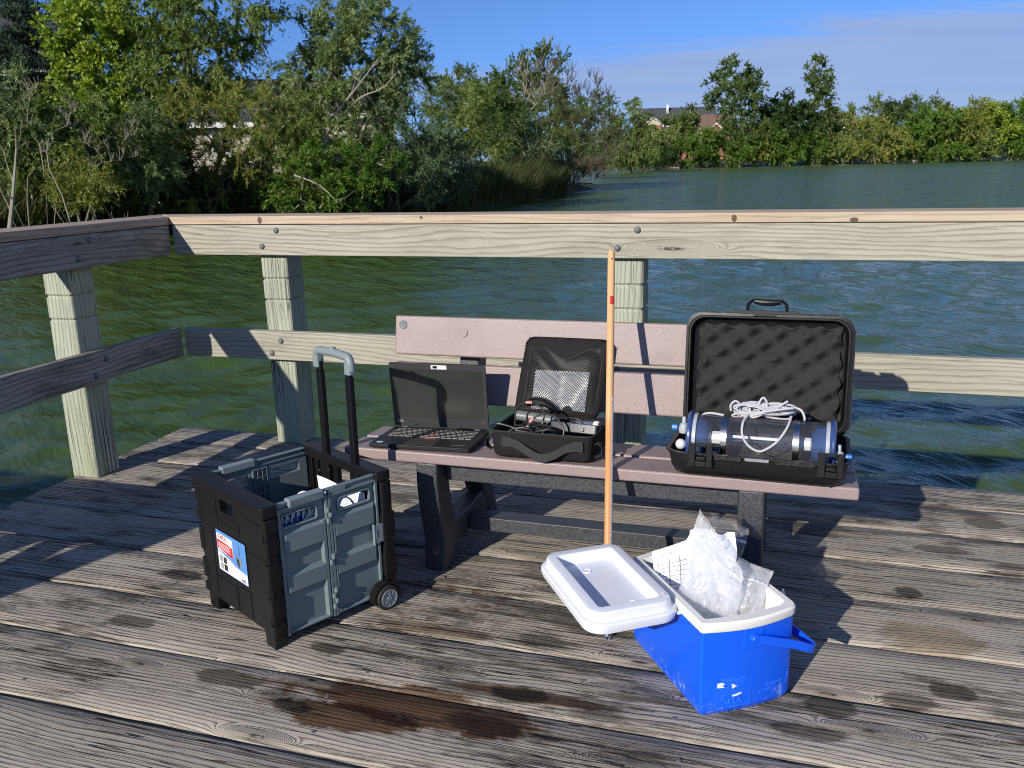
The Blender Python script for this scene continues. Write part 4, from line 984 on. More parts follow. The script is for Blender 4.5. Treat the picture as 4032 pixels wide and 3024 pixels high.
# ------------------------------------------------------------------ laptop
TILT = -.06
def on_seat(ex2, y0, x0, lift=.001):
    """frame lying on the seat: local x along the bench, local y towards the back"""
    ex = Vector((ex2[0], ex2[1], TILT*ex2[1])).normalized(); up = Vector((0, .06, 1)).normalized(); ey = up.cross(ex).normalized()
    mm = Matrix((ex, ey, up)).transposed().to_4x4(); mm.translation = Vector((x0, y0, sz(y0)+lift)); return mm
def rooted(name, label, cat, M):
    o = empty(name, label, cat); o.matrix_world = M; loc, q, s = M.decompose(); o.location = loc; o.rotation_euler = q.to_euler(); return o
lap = rooted('laptop', 'open black laptop at the left end of the bench seat', 'laptop', on_seat((.9974, .0725), 2.413, -1.280))
LW, LD = .342, .243
MB().prism(rrect(0, LW, 0, LD, .008, 4), .003, .0175, 'z').build('base', M_lap, lap, bevel=.003, seg=2)
well = MB().box(.022, LW-.022, .098, .212, .0176, .0181); well.build('keyboard_well', M_blkg, lap)
kmesh = {}
def key(x, y, w, h):
    k_ = (round(w, 4), round(h, 4))
    if k_ not in kmesh:
        mb = MB(); hw, hh = w/2, h/2
        mb.loft([[(-hw, -hh, 0), (hw, -hh, 0), (hw, hh, 0), (-hw, hh, 0)], [(-hw+.0006, -hh+.0006, .0026), (hw-.0006, -hh+.0006, .0026), (hw-.0006, hh-.0006, .0026), (-hw+.0006, hh-.0006, .0026)]])
        o = mb.build('key', M_key, lap, loc=(x, y, .0181)); kmesh[k_] = o.data; return o
    o = bpy.data.objects.new('key', kmesh[k_]); COL.objects.link(o); o.parent = lap; o.location = (x, y, .0181); return o
rows = [(.2050, .0125, [1]*16), (.1885, .0155, [1]*13+[2]), (.1695, .0155, [1.5]+[1]*12+[1.5]), (.1505, .0155, [1.75]+[1]*11+[2.25]), (.1315, .0155, [2.25]+[1]*10+[2.75]), (.1120, .0155, [1, 1, 1, 1, 5.4, 1, 1, 1, 1.2, 1.2])]
x0k, x1k = .0245, LW-.0245
for yy, hh, ws in rows:
    tot = sum(ws); x = x0k
    for w_ in ws:
        ww = (x1k-x0k)*w_/tot; key(x+ww/2, yy, ww-.0028, hh); x += ww
MB().lathe([(.0042, 0), (.0042, .003), (.003, .0045), (.0001, .0048)], 12, T=Matrix.Translation((.166, .1600, .0185))).build('pointing_stick', M_red, lap, smooth=True)
MB().prism(rrect(.115, .217, .010, .0895, .003), .0175, .0179, 'z').build('touchpad', M_pad, lap)
for a_, c_ in ((.117, .136), (.160, .197)): MB().box(a_, c_, .0905, .0945, .0176, .0186).build('button_stripe', M_red, lap)
MB().box(.138, .158, .0905, .0945, .0176, .0184).build('button_stripe', M_bezel, lap)
MB().prism(rrect(.020, .041, .014, .030, .0015), .0176, .0179, 'z').build('sticker', plain('pale blue sticker', (.55, .68, .85), .4), lap)
M_silver = plain('silver lettering', (.34, .35, .36), .35, .6)
text_obj('ThinkPad', .0125, M_silver, lap, Matrix.Translation((.292, .030, .0177)) @ Matrix.Rotation(R(12), 4, 'Z'), depth=.0002, bold=.0002)
scr = Matrix.Translation((0, LD-.004, .0165)) @ Matrix.Rotation(R(90+10.5), 4, 'X')
SH = .238
MB().prism(rrect(0, LW, .004, SH, .007, 4), -.0070, .0, 'z', T=scr).build('screen_lid', M_lap, lap, bevel=.002)
fr = MB()
for a_, b_, c_, d_ in ((.0, .0115, .006, SH-.001), (LW-.0115, LW, .006, SH-.001), (.0115, LW-.0115, .006, .040), (.0115, LW-.0115, SH-.021, SH-.001)): fr.box(a_+.0005 if a_ == 0 else a_, b_-.0005 if b_ == LW else b_, c_, d_, .0001, .0016, T=scr)
fr.build('bezel', M_bezel, lap)
MB().box(.0118, LW-.0118, .0403, SH-.0213, -.0003, .0008, T=scr).build('display', M_scr, lap)
for a_ in (.030, LW-.052): MB().lathe([(.0048, -.011), (.0048, .011)], 12, axis='x', T=Matrix.Translation((a_+.01, LD-.004, .0175))).build('hinge', M_bezel, lap, smooth=True)
MB().prism(rrect(.152, .207, SH-.018, SH-.004, .002), .0016, .0024, 'z', T=scr).build('camera_cover', M_white, lap)
MB().prism(rrect(.158, .174, SH-.0155, SH-.0065, .001), .0024, .0028, 'z', T=scr).build('camera_slide', M_blkg, lap)
text_obj('=== 11:5', .0050, plain('faint blue print', (.3, .38, .6), .5), lap, scr @ Matrix.Translation((.1945, SH-.011, .0025)), depth=.0001)
MB().box(.013, .034, .019, .0275, .0016, .0020, T=scr).build('badge', M_silver, lap)
text_obj('lenovo', .0060, M_bezel, lap, scr @ Matrix.Translation((.0235, .0232, .0021)), depth=.0001)
text_obj('L480', .0040, M_silver, lap, scr @ Matrix.Translation((LW-.018, .033, .0017)), depth=.0001)
for a_ in (.075, .235): MB().box(a_, a_+.014, .010, .0125, .0016, .0022, T=scr).build('bumper', M_blk, lap)
# ------------------------------------------------------------------ soft bag
bag = rooted('equipment_bag', 'open black nylon instrument bag with net lid pocket, between laptop and pole', 'bag', on_seat((1, -.004), 2.424, -.861))
BW, BD, BH = .318, .262, .086
def tray(w, d, h, r, t, flare=0, floor=.004, n=5, lip=0):
    """open tray as one shell: outside up, over the rim, inside down"""
    mb = MB(); rings = []
    def rg_(o_, z): return [(p[0], p[1], z) for p in rrect(-o_, w+o_, -o_, d+o_, max(r+o_*.5, .002), n)]
    rings.append(rg_(-r*.5, 0)); rings.append(rg_(-r*.12, r*.22)); rings.append(rg_(flare*.3, h*.35)); rings.append(rg_(flare*.8, h*.8)); rings.append(rg_(flare, h-.004))
    if lip: rings += [rg_(flare+lip, h-.004), rg_(flare+lip, h)]
    rings += [rg_(flare, h), rg_(flare-t, h-.0005), rg_(flare*.3-t, h*.35), rg_(-t-r*.1, floor+.003), rg_(-t-r*.4, floor)]
    mb.loft(rings); return mb
o = tray(BW, BD, BH, .026, .010, .004).build('base', M_fabric, bag, smooth=True, angle=50)
def wrinkle(o, s, sc, seed=0):
    rg = random.Random(seed)
    from mathutils import noise as mn
    for v in o.data.vertices:
        q = Vector(v.co)*sc+Vector((seed*3.1, 0, 0)); v.co += Vector((mn.noise(q), mn.noise(q+Vector((5, 0, 0))), mn.noise(q+Vector((0, 9, 0)))))*s
sub = o.modifiers.new('soft', 'SUBSURF'); sub.levels = 1; sub.render_levels = 1; wrinkle(o, .0035, 14, 1)
MB().tube([(p[0], p[1], BH) for p in rrect(-.004, BW+.004, -.004, BD+.004, .028, 6)], .0028, 6, closed=True).build('zip_edge', M_web, bag, smooth=True)
# carry handle and side straps
hp = catmull([(.045, -.009, .056), (.085, -.012, .052), (.13, -.020, .030), (.168, -.026, .018), (.21, -.021, .030), (.245, -.012, .050), (.285, -.009, .056)], 6)
hm = MB()
for i in range(len(hp)): pass
hv = []; 
for i, p in enumerate(hp):
    t = i/(len(hp)-1); tw = .35*math.sin(math.pi*t); w2 = .0135
    hv += [(p.x, p.y-.002, p.z+w2*math.cos(tw)), (p.x, p.y-.002-w2*math.sin(tw)*1.2, p.z-w2*math.cos(tw)), (p.x, p.y+.0015-w2*math.sin(tw)*1.2, p.z-w2*math.cos(tw)), (p.x, p.y+.0015, p.z+w2*math.cos(tw))]
n_ = len(hp); hm.add(hv, [(4*i+a_, 4*i+(a_+1) % 4, 4*i+4+(a_+1) % 4, 4*i+4+a_) for i in range(n_-1) for a_ in range(4)]+[(0, 1, 2, 3), (4*n_-4, 4*n_-3, 4*n_-2, 4*n_-1)])
hm.build('carry_handle', M_web, bag, smooth=True)
for a_ in (.036, .262): MB().box(a_, a_+.032, -.0105, -.0060, .040, .072).build('handle_patch', M_web, bag, bevel=.001)
for s_, xx in ((-1, -.003), (1, BW+.003)):
    lp = catmull([(xx, .035, .060), (xx+s_*.012, .034, .062), (xx+s_*.022, .034, .052), (xx+s_*.022, .034, .030), (xx+s_*.008, .035, .020), (xx, .035, .022)], 4)
    lm = MB(); vv = [q for p in lp for q in ((p.x, p.y-.014, p.z), (p.x, p.y+.014, p.z))]
    lm.add(vv, [(2*i, 2*i+1, 2*i+3, 2*i+2) for i in range(len(lp)-1)]); lm.build('side_strap', M_web, bag, solid=.002)
# lid
lidM = Matrix.Translation((-.012, BD+.004, BH-.010)) @ Matrix.Rotation(R(90-12.5), 4, 'X')
BLW, BLH = .300, .272
def lid_shape(w, h, sag=0): return rrect(0, w, 0, h, .03, 5)
lb = MB(); lo = [(p[0]+(.026 if p[1] > BLH*.5 else 0)*(p[1]/BLH), p[1]) for p in rrect(0, BLW, 0, BLH, .03, 5)]
lb.loft([[(p[0], p[1], -.022) for p in lo], [(p[0]-.002, p[1], .004) for p in lo], [((p[0]-.15)*.86+.15, (p[1]-.13)*.84+.13, .012) for p in lo], [((p[0]-.15)*.82+.15, (p[1]-.13)*.80+.13, .002) for p in lo]], T=lidM)
o = lb.build('lid', M_fabric, bag, smooth=True, angle=60); wrinkle(o, .004, 22, 2); sb = o.modifiers.new('soft', 'SUBSURF'); sb.levels = 1; sb.render_levels = 1
rgb_ = random.Random(4); pk = MB()   # puckered binding all round the lid
ringp = catmull([((p[0]-.15)*.95+.15, (p[1]-.13)*.94+.13, .009) for p in lo], 4, closed=True)
for i, p in enumerate(ringp):
    q = ringp[(i+1) % len(ringp)]; d = (q-p)
    if d.length < .002: continue
    d.normalize(); nn = Vector((d.y, -d.x, 0)); k_ = rgb_.uniform(.5, 1.0)
    if i % 2 == 0: pk.tube([p-nn*.003, p+Vector((0, 0, .002*k_)), p+nn*.003], [.001, .0032*k_, .001], 5, T=lidM)
tag(pk.build('puckered_binding', M_fabric, bag, smooth=True), kind='stuff')
def mesh_mat():
    mt = bpy.data.materials.new('black net'); mt.use_nodes = True; nt = mt.node_tree; g = G(nt); b = nt.nodes['Principled BSDF']; out = nt.nodes['Material Output']
    setb(g, b, color=(.020, .019, .020), rough=.55)
    uv = g.attr('netuv', 'Vector'); x, y, z = g.sep(uv)
    a1 = g.math('ABSOLUTE', g.math('SUBTRACT', g.math('FRACT', x), .5)); 
    hx = g.voro(g.map(uv, (1, 1, 0)), 1.0, rnd=0, dim='2D')
    # two interleaved square lattices give round holes in a honeycomb layout
    fx = g.math('SUBTRACT', g.math('FRACT', x), .5); fy = g.math('SUBTRACT', g.math('FRACT', y), .5)
    gx = g.math('SUBTRACT', g.math('FRACT', g.math('ADD', x, .5)), .5); gy = g.math('SUBTRACT', g.math('FRACT', g.math('ADD', y, .5)), .5)
    d1 = g.math('SQRT', g.math('ADD', g.math('MULTIPLY', fx, fx), g.math('MULTIPLY', g.math('MULTIPLY', fy, fy), 2.2)))
    d2 = g.math('SQRT', g.math('ADD', g.math('MULTIPLY', gx, gx), g.math('MULTIPLY', g.math('MULTIPLY', gy, gy), 2.2)))
    hole = g.sstep(g.math('MINIMUM', d1, d2), .36, .31)
    tr = g.N.new('ShaderNodeBsdfTransparent'); mx = g.N.new('ShaderNodeMixShader'); g.put(mx.inputs[0], hole)
    g.L.new(b.outputs[0], mx.inputs[1]); g.L.new(tr.outputs[0], mx.inputs[2]); g.L.new(mx.outputs[0], out.inputs[0]); return mt
M_net = mesh_mat()
def net_sheet(fn, nu, nv, name, parent, us=44, vs=26):
    mb = MB(); mb.grid(fn, nu, nv); o = mb.build(name, M_net, parent, smooth=True, angle=180)
    a = o.data.attributes.new('netuv', 'FLOAT_VECTOR', 'POINT')
    a.data.foreach_set('vector', [c for j in range(nv+1) for i in range(nu+1) for c in (i/nu*us, j/nv*vs, 0)]); return o
def pocket(u, v):
    x = .032+.246*u; top = .236-.040*math.exp(-((u-.5)/.22)**2)
    y = .022+(top-.022)*v; bul = .026*math.sin(math.pi*u)**.5*math.sin(math.pi*min(1, v*.85+.12))**.7 + .004*math.sin(v*16+u*9)*v
    bul *= (1+.5*v*math.exp(-((u-.85)/.12)**2)+.5*v*math.exp(-((u-.15)/.12)**2))
    return tuple(lidM @ Vector((x+.02*v, y, .006+bul)))
net_sheet(pocket, 40, 36, 'net_pocket', bag, 32, 22)
MB().tube([pocket(i/30, 1.0) for i in range(31)], .0028, 6).build('pocket_elastic', M_web, bag, smooth=True)
for u_ in (0, 1): MB().tube([pocket(u_, j/20) for j in range(21)], .0024, 5).build('pocket_seam', M_web, bag, smooth=True)
bagM = bag.matrix_basis.copy(); bagM = Matrix.LocRotScale(bag.location, bag.rotation_euler, None)
PM = bagM @ lidM
def on_lid(x, y, z): return PM @ Vector((x, y, z))
# papers and pouch behind the net
M_paper = plain('white paper', (.80, .82, .86), .6, var=.03, vscale=12)
mb = MB(); c0 = on_lid(.062, .028, .012)
mb.grid(lambda u, v: tuple(on_lid(.062+.185*u+.008*v, .026+.130*v, .010+.006*math.sin(u*7)*math.sin(v*3+1)-.0)), 16, 10)
o = mb.build('paper_sheet', M_paper, smooth=True, solid=.0006); tag(o, 'white folded papers behind the net of the bag lid', 'paper')
mb = MB(); pts = catmull([on_lid(.045, .040, .014), on_lid(.075, .052, .018), on_lid(.12, .046, .02), on_lid(.158, .020, .016)], 6)
mb.tube(pts, [.012+.014*math.sin(math.pi*i/(len(pts)-1))**.6 for i in range(len(pts))], 10, flat=.5)
o = mb.build('cable_pouch', M_blkg, smooth=True); tag(o, 'dark oval pouch low behind the net of the bag lid', 'pouch')
# instruments in the bag
B2W = lambda x, y, z: tuple(bagM @ Vector((x, y, z)))
def cyl_between(mb, a, b_, r, n=16, mat=0, caps=.18):
    A, Bv = Vector(a), Vector(b_); d = (Bv-A); L_ = d.length; T_ = Matrix.Translation(A) @ d.to_track_quat('Z', 'Y').to_matrix().to_4x4()
    return mb.lathe([(.0005, 0), (r*.8, 0), (r, r*caps), (r, L_-r*caps), (r*.8, L_), (.0005, L_)], n, mat, T_)
mb = MB(); cyl_between(mb, B2W(.026, .175, .098), B2W(.165, .165, .090), .0165, 20); o = mb.build('probe', M_probe, smooth=True, angle=40); tag(o, 'grey cylindrical probe lying across the back of the black bag', 'probe')
mt_ = empty('meter', 'dark grey oblong meter in the right half of the black bag', 'meter', B2W(.235, .13, .05)); TT = bagM @ Matrix.Translation((.235, .125, .082)) @ Matrix.Rotation(R(-9), 4, 'Z') @ Matrix.Rotation(R(-14), 4, 'X')
MB().prism(rrect(-.075, .082, -.024, .024, .006), -.016, .014, 'z', T=TT).build('case', M_meter, mt_, bevel=.003); MB().box(-.012, -.006, -.0245, .0245, -.0165, .0146, T=TT).build('band', M_blkg, mt_); MB().box(.030, .042, -.030, -.0242, -.010, .002, T=TT).build('connector', M_probe, mt_, bevel=.002); fin(mt_)
bt = empty('sample_bottle', 'small clear bottle with white cap at the right end of the black bag', 'bottle', B2W(.29, .17, .06)); mb = MB(); cyl_between(mb, B2W(.20, .205, .070), B2W(.283, .185, .078), .013); 
mb.build('bottle_body', plain('murky blue glass', (.10, .13, .20), .15, coat=.5), bt, smooth=True); mb = MB(); cyl_between(mb, B2W(.284, .185, .078), B2W(.302, .180, .080), .014, 8); mb.build('cap', M_white, bt); fin(bt)
cb = random.Random(12)
def cable(pts, r, label, pinks=()):
    root = empty('cable', label, 'cable', pts[0]); P = catmull(pts, 8); mb = MB(); mb.tube(P, r, 8); mb.build('cord', M_cable, root, smooth=True)
    for k_ in pinks:
        i = int(k_*(len(P)-5)); m2 = MB(); m2.tube(P[i:i+5], r*1.55, 8); m2.build('tape', M_pink, root, smooth=True)
    fin(root)
cable([B2W(*p) for p in [(.055, .08, .065), (.050, .085, .10), (.052, .10, .140), (.085, .105, .158), (.122, .11, .150), (.138, .11, .120), (.13, .10, .085), (.09, .09, .07)]], .0032, 'black cable looping highest out of the left half of the bag', (.46,))
cable([B2W(*p) for p in [(.085, .05, .07), (.098, .055, .085), (.112, .06, .112), (.145, .065, .133), (.18, .07, .128), (.205, .07, .105), (.215, .065, .080), (.21, .06, .06)]], .0034, 'black cable arching from the middle of the bag with a pink tape mark', (.15, .28))
cable([B2W(*p) for p in [(.085, .045, .066), (.06, .05, .085), (.0, .06, .094), (-.015, .04, .088), (.0, .02, .082), (.05, .02, .078), (.09, .03, .075)]], .0034, 'black cable bulging over the left edge of the bag')
cable([B2W(*p) for p in [(.04, .02, .072), (.06, .018, .088), (.09, .018, .096), (.12, .022, .092), (.13, .03, .076)]], .0030, 'low cable bow at the front edge of the bag')
P = []
for t in range(150):
    a = t*.52; P.append(B2W(.118+.068*math.cos(a)*(.75+.25*math.sin(t*.13))+.012*math.sin(t*1.7), .075+.045*math.sin(a*1.07), .058+.0002*t+.012*math.sin(t*.7)))
cable(P, .0029, 'tangle of black cable filling the middle of the bag', (.2, .6))
P = [B2W(.10+.03*math.cos(t*.9), .13+.02*math.sin(t*.9)+.001*t, .06+.0012*t) for t in range(24)]
cable(P, .0026, 'coiled thin cable beside the grey probe')
cable([B2W(*p) for p in [(.16, .165, .092), (.19, .18, .098), (.22, .19, .096), (.245, .185, .085), (.25, .17, .07)]], .0026, 'thin pale cable end leaving the grey probe')
mb = MB(); mb.box(.035, .115, .018, .028, .074, .0775, T=bagM); o = mb.build('card', M_white); tag(o, 'white card edge showing under the cables at the front of the bag', 'card')
# ------------------------------------------------------------------ hard case
case = rooted('hard_case', 'open black hard plastic case with foam lining at the right end of the bench', 'case', on_seat((.9991, -.03), 2.392, -.302))
CW, CD, CH = .466, .318, .076
tray(CW, CD, CH, .042, .006, .014, lip=.006, n=7).build('base_shell', M_blkr, case, smooth=True, angle=40)
def foam_grid(w, h, nu, nv, amp, per, rot, band=False):
    def fn(u, v):
        x, y = w*u, h*v; a = math.cos(rot)*x+math.sin(rot)*y; b_ = -math.sin(rot)*x+math.cos(rot)*y
        hgt = math.sin(2*math.pi*a/per)*math.sin(2*math.pi*b_/per)
        z = amp*(.75*math.sin(2*math.pi*b_/per)+.45*hgt) if band else amp*hgt
        if band and abs(v-.55-.06*(.5-u)) < .085 and .07 < u < .95: z = z*.55-amp*.25
        e = min(u, 1-u, 1)*w; e2 = min(v, 1-v)*h
        if e < .004 or e2 < .004: z -= .006
        jx = .004*math.sin(2*math.pi*y/per*1.0) if e < .01 else 0; jy = .004*math.sin(2*math.pi*x/per) if e2 < .01 else 0
        return (x+jx, y+jy, z)
    return fn
fb = MB(); fb.grid(foam_grid(CW-.02, CD-.02, 96, 66, .011, .062, R(45)), 96, 66, T=Matrix.Translation((.010, .010, .022))); fb.build('base_foam', M_foam, case, smooth=True, angle=180)
lidC = Matrix.Translation((-.012, CD-.002, CH-.004)) @ Matrix.Rotation(R(90-4.5), 4, 'X')
KW, KH = .490, .362
lm = MB(); rr2 = lambda o_, z, r=.045: [(p[0], p[1], z) for p in rrect(-o_, KW+o_, -o_, KH+o_, r, 8)]
lm.loft([rr2(-.03, -.052), rr2(-.008, -.046), rr2(-.003, -.006), rr2(.004, -.006), rr2(.004, .003), rr2(-.004, .004), rr2(-.006, .001), rr2(-.010, .001), rr2(-.012, -.004), rr2(-.018, -.030), rr2(-.030, -.036)], T=lidC)
lm.build('lid_shell', M_blkg, case, smooth=True, angle=35)
fo = MB(); fo.grid(foam_grid(KW-.066, KH-.062, 150, 110, .0125, .058, R(38), band=True), 150, 110, T=lidC @ Matrix.Translation((.036, .030, -.012)))
fo.build('lid_foam', M_foam, case, smooth=True, angle=180)
# handle on top edge of the lid
hb = MB(); hb.box(KW*.5-.088, KW*.5+.085, KH+.003, KH+.014, -.030, .004, T=lidC); hb.box(KW*.5-.045, KW*.5+.022, KH-.004, KH+.0025, .004, .007, T=lidC); hb.build('handle_mount', M_blk, case, bevel=.002)
hp = [(KW*.5-.066, KH+.012, -.013), (KW*.5-.064, KH+.034, -.013), (KW*.5-.052, KH+.044, -.013), (KW*.5+.038, KH+.044, -.013), (KW*.5+.050, KH+.034, -.013), (KW*.5+.052, KH+.012, -.013)]
MB().tube([lidC @ Vector(p) for p in hp], .0075, 8, flat=.7).build('handle', M_blk, case, smooth=True, angle=60)
gm = MB(); gm.tube([lidC @ Vector(p) for p in [(KW*.5-.045, KH+.042, -.013), (KW*.5-.02, KH+.039, -.012), (KW*.5+.01, KH+.039, -.012), (KW*.5+.032, KH+.042, -.013)]], [.008, .0105, .0105, .008], 10); gm.build('handle_grip', M_blkg, case, smooth=True)
for a_ in (.045, .115, KW-.165, KW-.095): MB().box(a_, a_+.052, KH+.0042, KH+.0075, -.028, .002, T=lidC).build('latch_catch', M_blk, case, bevel=.001)
for cx in (.085, .430):
    lt = MB(); y_ = -.027
    for a_, b_, c_, d_ in ((-.034, -.012, .030, .112), (.020, .034, .030, .112), (-.012, .020, .030, .044), (-.012, .020, .098, .112)): pass
    outer = [(-.033, .036), (.033, .036), (.034, .070), (.031, .112), (-.031, .112), (-.034, .070)]
    lt.box(cx-.033, cx-.014, y_-.004, y_+.004, .040, .108); lt.box(cx+.016, cx+.033, y_-.004, y_+.004, .040, .108)
    lt.box(cx-.0139, cx+.0159, y_-.004, y_+.004, .040, .056); lt.box(cx-.0139, cx+.0159, y_-.004, y_+.004, .098, .108)
    lt.box(cx-.012, cx+.014, y_-.001, y_+.012, .058, .068)
    o = lt.build('latch', M_blk, case, bevel=.0015)
MB().box(.206, .270, -.0225, -.0205, .066, .0745).build('name_plate', plain('dull silver plate', (.30, .31, .33), .4, .5), case)
for a_, b_ in ((.122, .196), (.288, .392)): MB().box(a_, b_, -.0222, -.0203, .062, .073).build('rim_block', M_blkr, case, bevel=.001)
caseM = Matrix.LocRotScale(case.location, case.rotation_euler, None)
# ------------------------------------------------------------------ water sampler in the case
samp = empty('water_sampler', 'clear tube water sampler with dark blue end cups lying in the open hard case', 'sampler')
SM = caseM @ Matrix.Translation((.238, .108, .094)); samp.location = SM.to_translation(); samp.rotation_euler = SM.to_euler()
def clear_mat():
    mt = bpy.data.materials.new('clear acrylic tube'); mt.use_nodes = True; nt = mt.node_tree; g = G(nt); out = nt.nodes['Material Output']; nt.nodes.remove(nt.nodes['Principled BSDF'])
    tr = g.N.new('ShaderNodeBsdfTransparent'); tr.inputs[0].default_value = (.97, .98, .99, 1); gl = g.N.new('ShaderNodeBsdfGlossy'); gl.inputs['Roughness'].default_value = .06
    lw = g.N.new('ShaderNodeLayerWeight'); lw.inputs[0].default_value = .25; mx = g.N.new('ShaderNodeMixShader'); g.put(mx.inputs[0], g.math('ADD', .06, g.math('MULTIPLY', lw.outputs[0], .75)))
    g.L.new(tr.outputs[0], mx.inputs[1]); g.L.new(gl.outputs[0], mx.inputs[2]); df = g.N.new('ShaderNodeBsdfDiffuse'); df.inputs[0].default_value = (.5, .52, .55, 1)
    m2 = g.N.new('ShaderNodeMixShader'); m2.inputs[0].default_value = .05; g.L.new(mx.outputs[0], m2.inputs[1]); g.L.new(df.outputs[0], m2.inputs[2]); g.L.new(m2.outputs[0], out.inputs[0]); return mt
M_clear = clear_mat()
M_cup = plain('dark blue rubber cup', (.025, .065, .20), .3, var=.1, vscale=30, coat=.3)
TR = .066
MB().lathe([(TR, -.183), (TR, .183)], 48, axis='x').build('tube', M_clear, samp, smooth=True)
tb = samp.children[0].data
bm = bmesh.new(); bm.from_mesh(tb); bmesh.ops.delete(bm, geom=[f for f in bm.faces if len(f.verts) > 4], context='FACES'); bm.to_mesh(tb); bm.free()
for s_ in (-1, 1):
    MB().lathe([(.001, s_*.205), (.070, s_*.205), (.076, s_*.200), (.076, s_*.194), (.0705, s_*.190), (.0655, s_*.186), (.061, s_*.176), (.055, s_*.160), (.044, s_*.146), (.028, s_*.139), (.001, s_*.137)], 40, axis='x').build('end_cup', M_cup, samp, smooth=True, angle=50)
    MB().lathe([(.0672, s_*.178), (.0695, s_*.178), (.0695, s_*.188), (.0672, s_*.188)], 40, axis='x').build('seal_ring', M_greyfit, samp, smooth=True)
    MB().lathe([(.001, s_*.110), (.0185, s_*.110), (.0195, s_*.112), (.0195, s_*.137), (.0185, s_*.139), (.001, s_*.139)], 8, axis='x').build('stopper', M_white, samp)
    MB().lathe([(TR+.0004, s_*.099-.0085), (TR+.0022, s_*.099-.0085), (TR+.0022, s_*.099+.0085), (TR+.0004, s_*.099+.0085)], 48, axis='x').build('steel_band', M_steel, samp, smooth=True)
    T_ = Matrix.Translation((s_*.214, -.040, .030 if s_ < 0 else -.020)) 
    mb = MB(); mb.lathe([(.001, -.012), (.014, -.012), (.016, 0), (.012, .014), (.006, .018), (.0055, .034), (.004, .036), (.001, .036)], 14, T=T_); mb.build('valve', M_greyfit, samp, smooth=True)
    mb = MB(); mb.lathe([(.001, 0), (.009, 0), (.0095, .004), (.0095, .015), (.001, .016)], 8, axis='x', T=T_ @ Matrix.Translation((s_*.018 - (0 if s_ > 0 else .016), 0, .002))); mb.build('tap', M_bluetap, samp)
    mb = MB(); rs_ = .0155
    mb.lathe([(rs_*math.sin(math.pi*i/10)+.0001, rs_*-math.cos(math.pi*i/10)) for i in range(11)], 18, T=Matrix.Translation((s_*.219, -.060, -.012 if s_ < 0 else -.052))); mb.build('ball', M_milk, samp, smooth=True)
MB().box(-.095, .050, -.012, -.008, .006, .014).build('inner_rod', M_white, samp)
MB().tube([(-.12, 0, -.004), (.12, 0, -.004)], .0035, 8).build('inner_cord', M_blk, samp, smooth=True)
MB().box(-.006, .002, -.045, -.038, -.030, -.018).build('brass_clip', plain('brass', (.6, .45, .2), .3, 1.0), samp)
# rope pile behind and on the tube
rope = empty('rope', 'white braided rope coiled on top of the clear sampler tube', 'rope', samp.location, samp.rotation_euler)
M_rope = plain('white braided rope', (.50, .50, .53), .6, var=.25, vscale=420, bump=1, bscale=520, bdist=.0015)
rg = random.Random(8); P = []
for t in range(230):
    a = t*.50; k_ = t/230
    P.append((.005+.088*math.cos(a)*(.7+.3*math.sin(t*.21)), .028+.022*math.sin(a*1.03)+.018*math.sin(t*.17), .080+.013*math.sin(t*.33+1)+.012*k_+.006*math.sin(a*2)))
MB().tube(catmull(P, 3), .0034, 6).build('coil', M_rope, rope, smooth=True)
MB().tube(catmull([(-.105, .0, .069), (-.16, .01, .068), (-.20, .005, .030), (-.213, -.01, .010), (-.214, -.03, .02)], 5), .0034, 6).build('tail', M_rope, rope, smooth=True)
MB().tube(catmull([(-.035, -.008, .078), (-.047, -.045, .062), (-.046, -.066, .030), (-.028, -.072, .002), (.000, -.073, -.012), (.022, -.073, -.004), (.050, -.070, .020), (.073, -.050, .055), (.082, -.01, .080)], 6), .0036, 7).build('hanging_loop', M_rope, rope, smooth=True)
for cx, w_, h_ in ((.002, .010, .045), (-.075, .012, .030), (-.050, .012, .026)): MB().tube(catmull([(cx-w_, .015, .08), (cx-w_*1.1, .015, .08+h_*.6), (cx, .016, .08+h_), (cx+w_*1.1, .017, .08+h_*.6), (cx+w_*.7, .018, .078)], 5), .0033, 6).build('upright_loop', M_rope, rope, smooth=True)
MB().tube(catmull([(.04, .02, .095), (.062, .022, .112), (.07, .022, .118)], 4), .0033, 6).build('rope_end', M_rope, rope, smooth=True)
MB().tube(catmull([(.055, .03, .088), (.085, .02, .10), (.108, .012, .095), (.118, .006, .075), (.117, .0, .070)], 5), .0034, 6).build('side_loop', M_rope, rope, smooth=True)
# ------------------------------------------------------------------ measuring pole
M_pole = pole_mat()
A_ = Vector((-.4445, 2.181, .045)); Bp = Vector((-.543, 2.716, 1.046)); D_ = (Bp-A_).normalized()
pole = empty('measuring_pole', 'upright wooden pole with scale strip and red tape, leaning on the bench front', 'pole', A_)
pr_ = .0115; PLM = Matrix.Translation(A_) @ D_.to_track_quat('Z', 'Y').to_matrix().to_4x4(); PL = (Bp-A_).length
so = MB().lathe([(.001, 0), (pr_, .001), (pr_, PL-.012), (pr_*.8, PL-.004), (pr_*.4, PL-.0003), (.0003, PL)], 20).build('shaft', M_pole, pole, smooth=True, angle=70)
so.matrix_basis = D_.to_track_quat('Z', 'Y').to_matrix().to_4x4()
Q = D_.to_track_quat('Z', 'Y').to_matrix().to_4x4()
side = (Q.inverted().to_3x3() @ Vector((.93, -.37, 0))); ang = math.atan2(side.y, side.x)
def on_pole(a, z, r): return Q @ Vector((r*math.cos(a), r*math.sin(a), z))
st = MB(); st.grid(lambda u, v: tuple(on_pole(ang-.50+.84*u, .0+.66*v, pr_+.0006)), 4, 40); st.build('scale_strip', plain('white scale tape', (.72, .73, .75), .4), pole, smooth=True)
tk = MB()
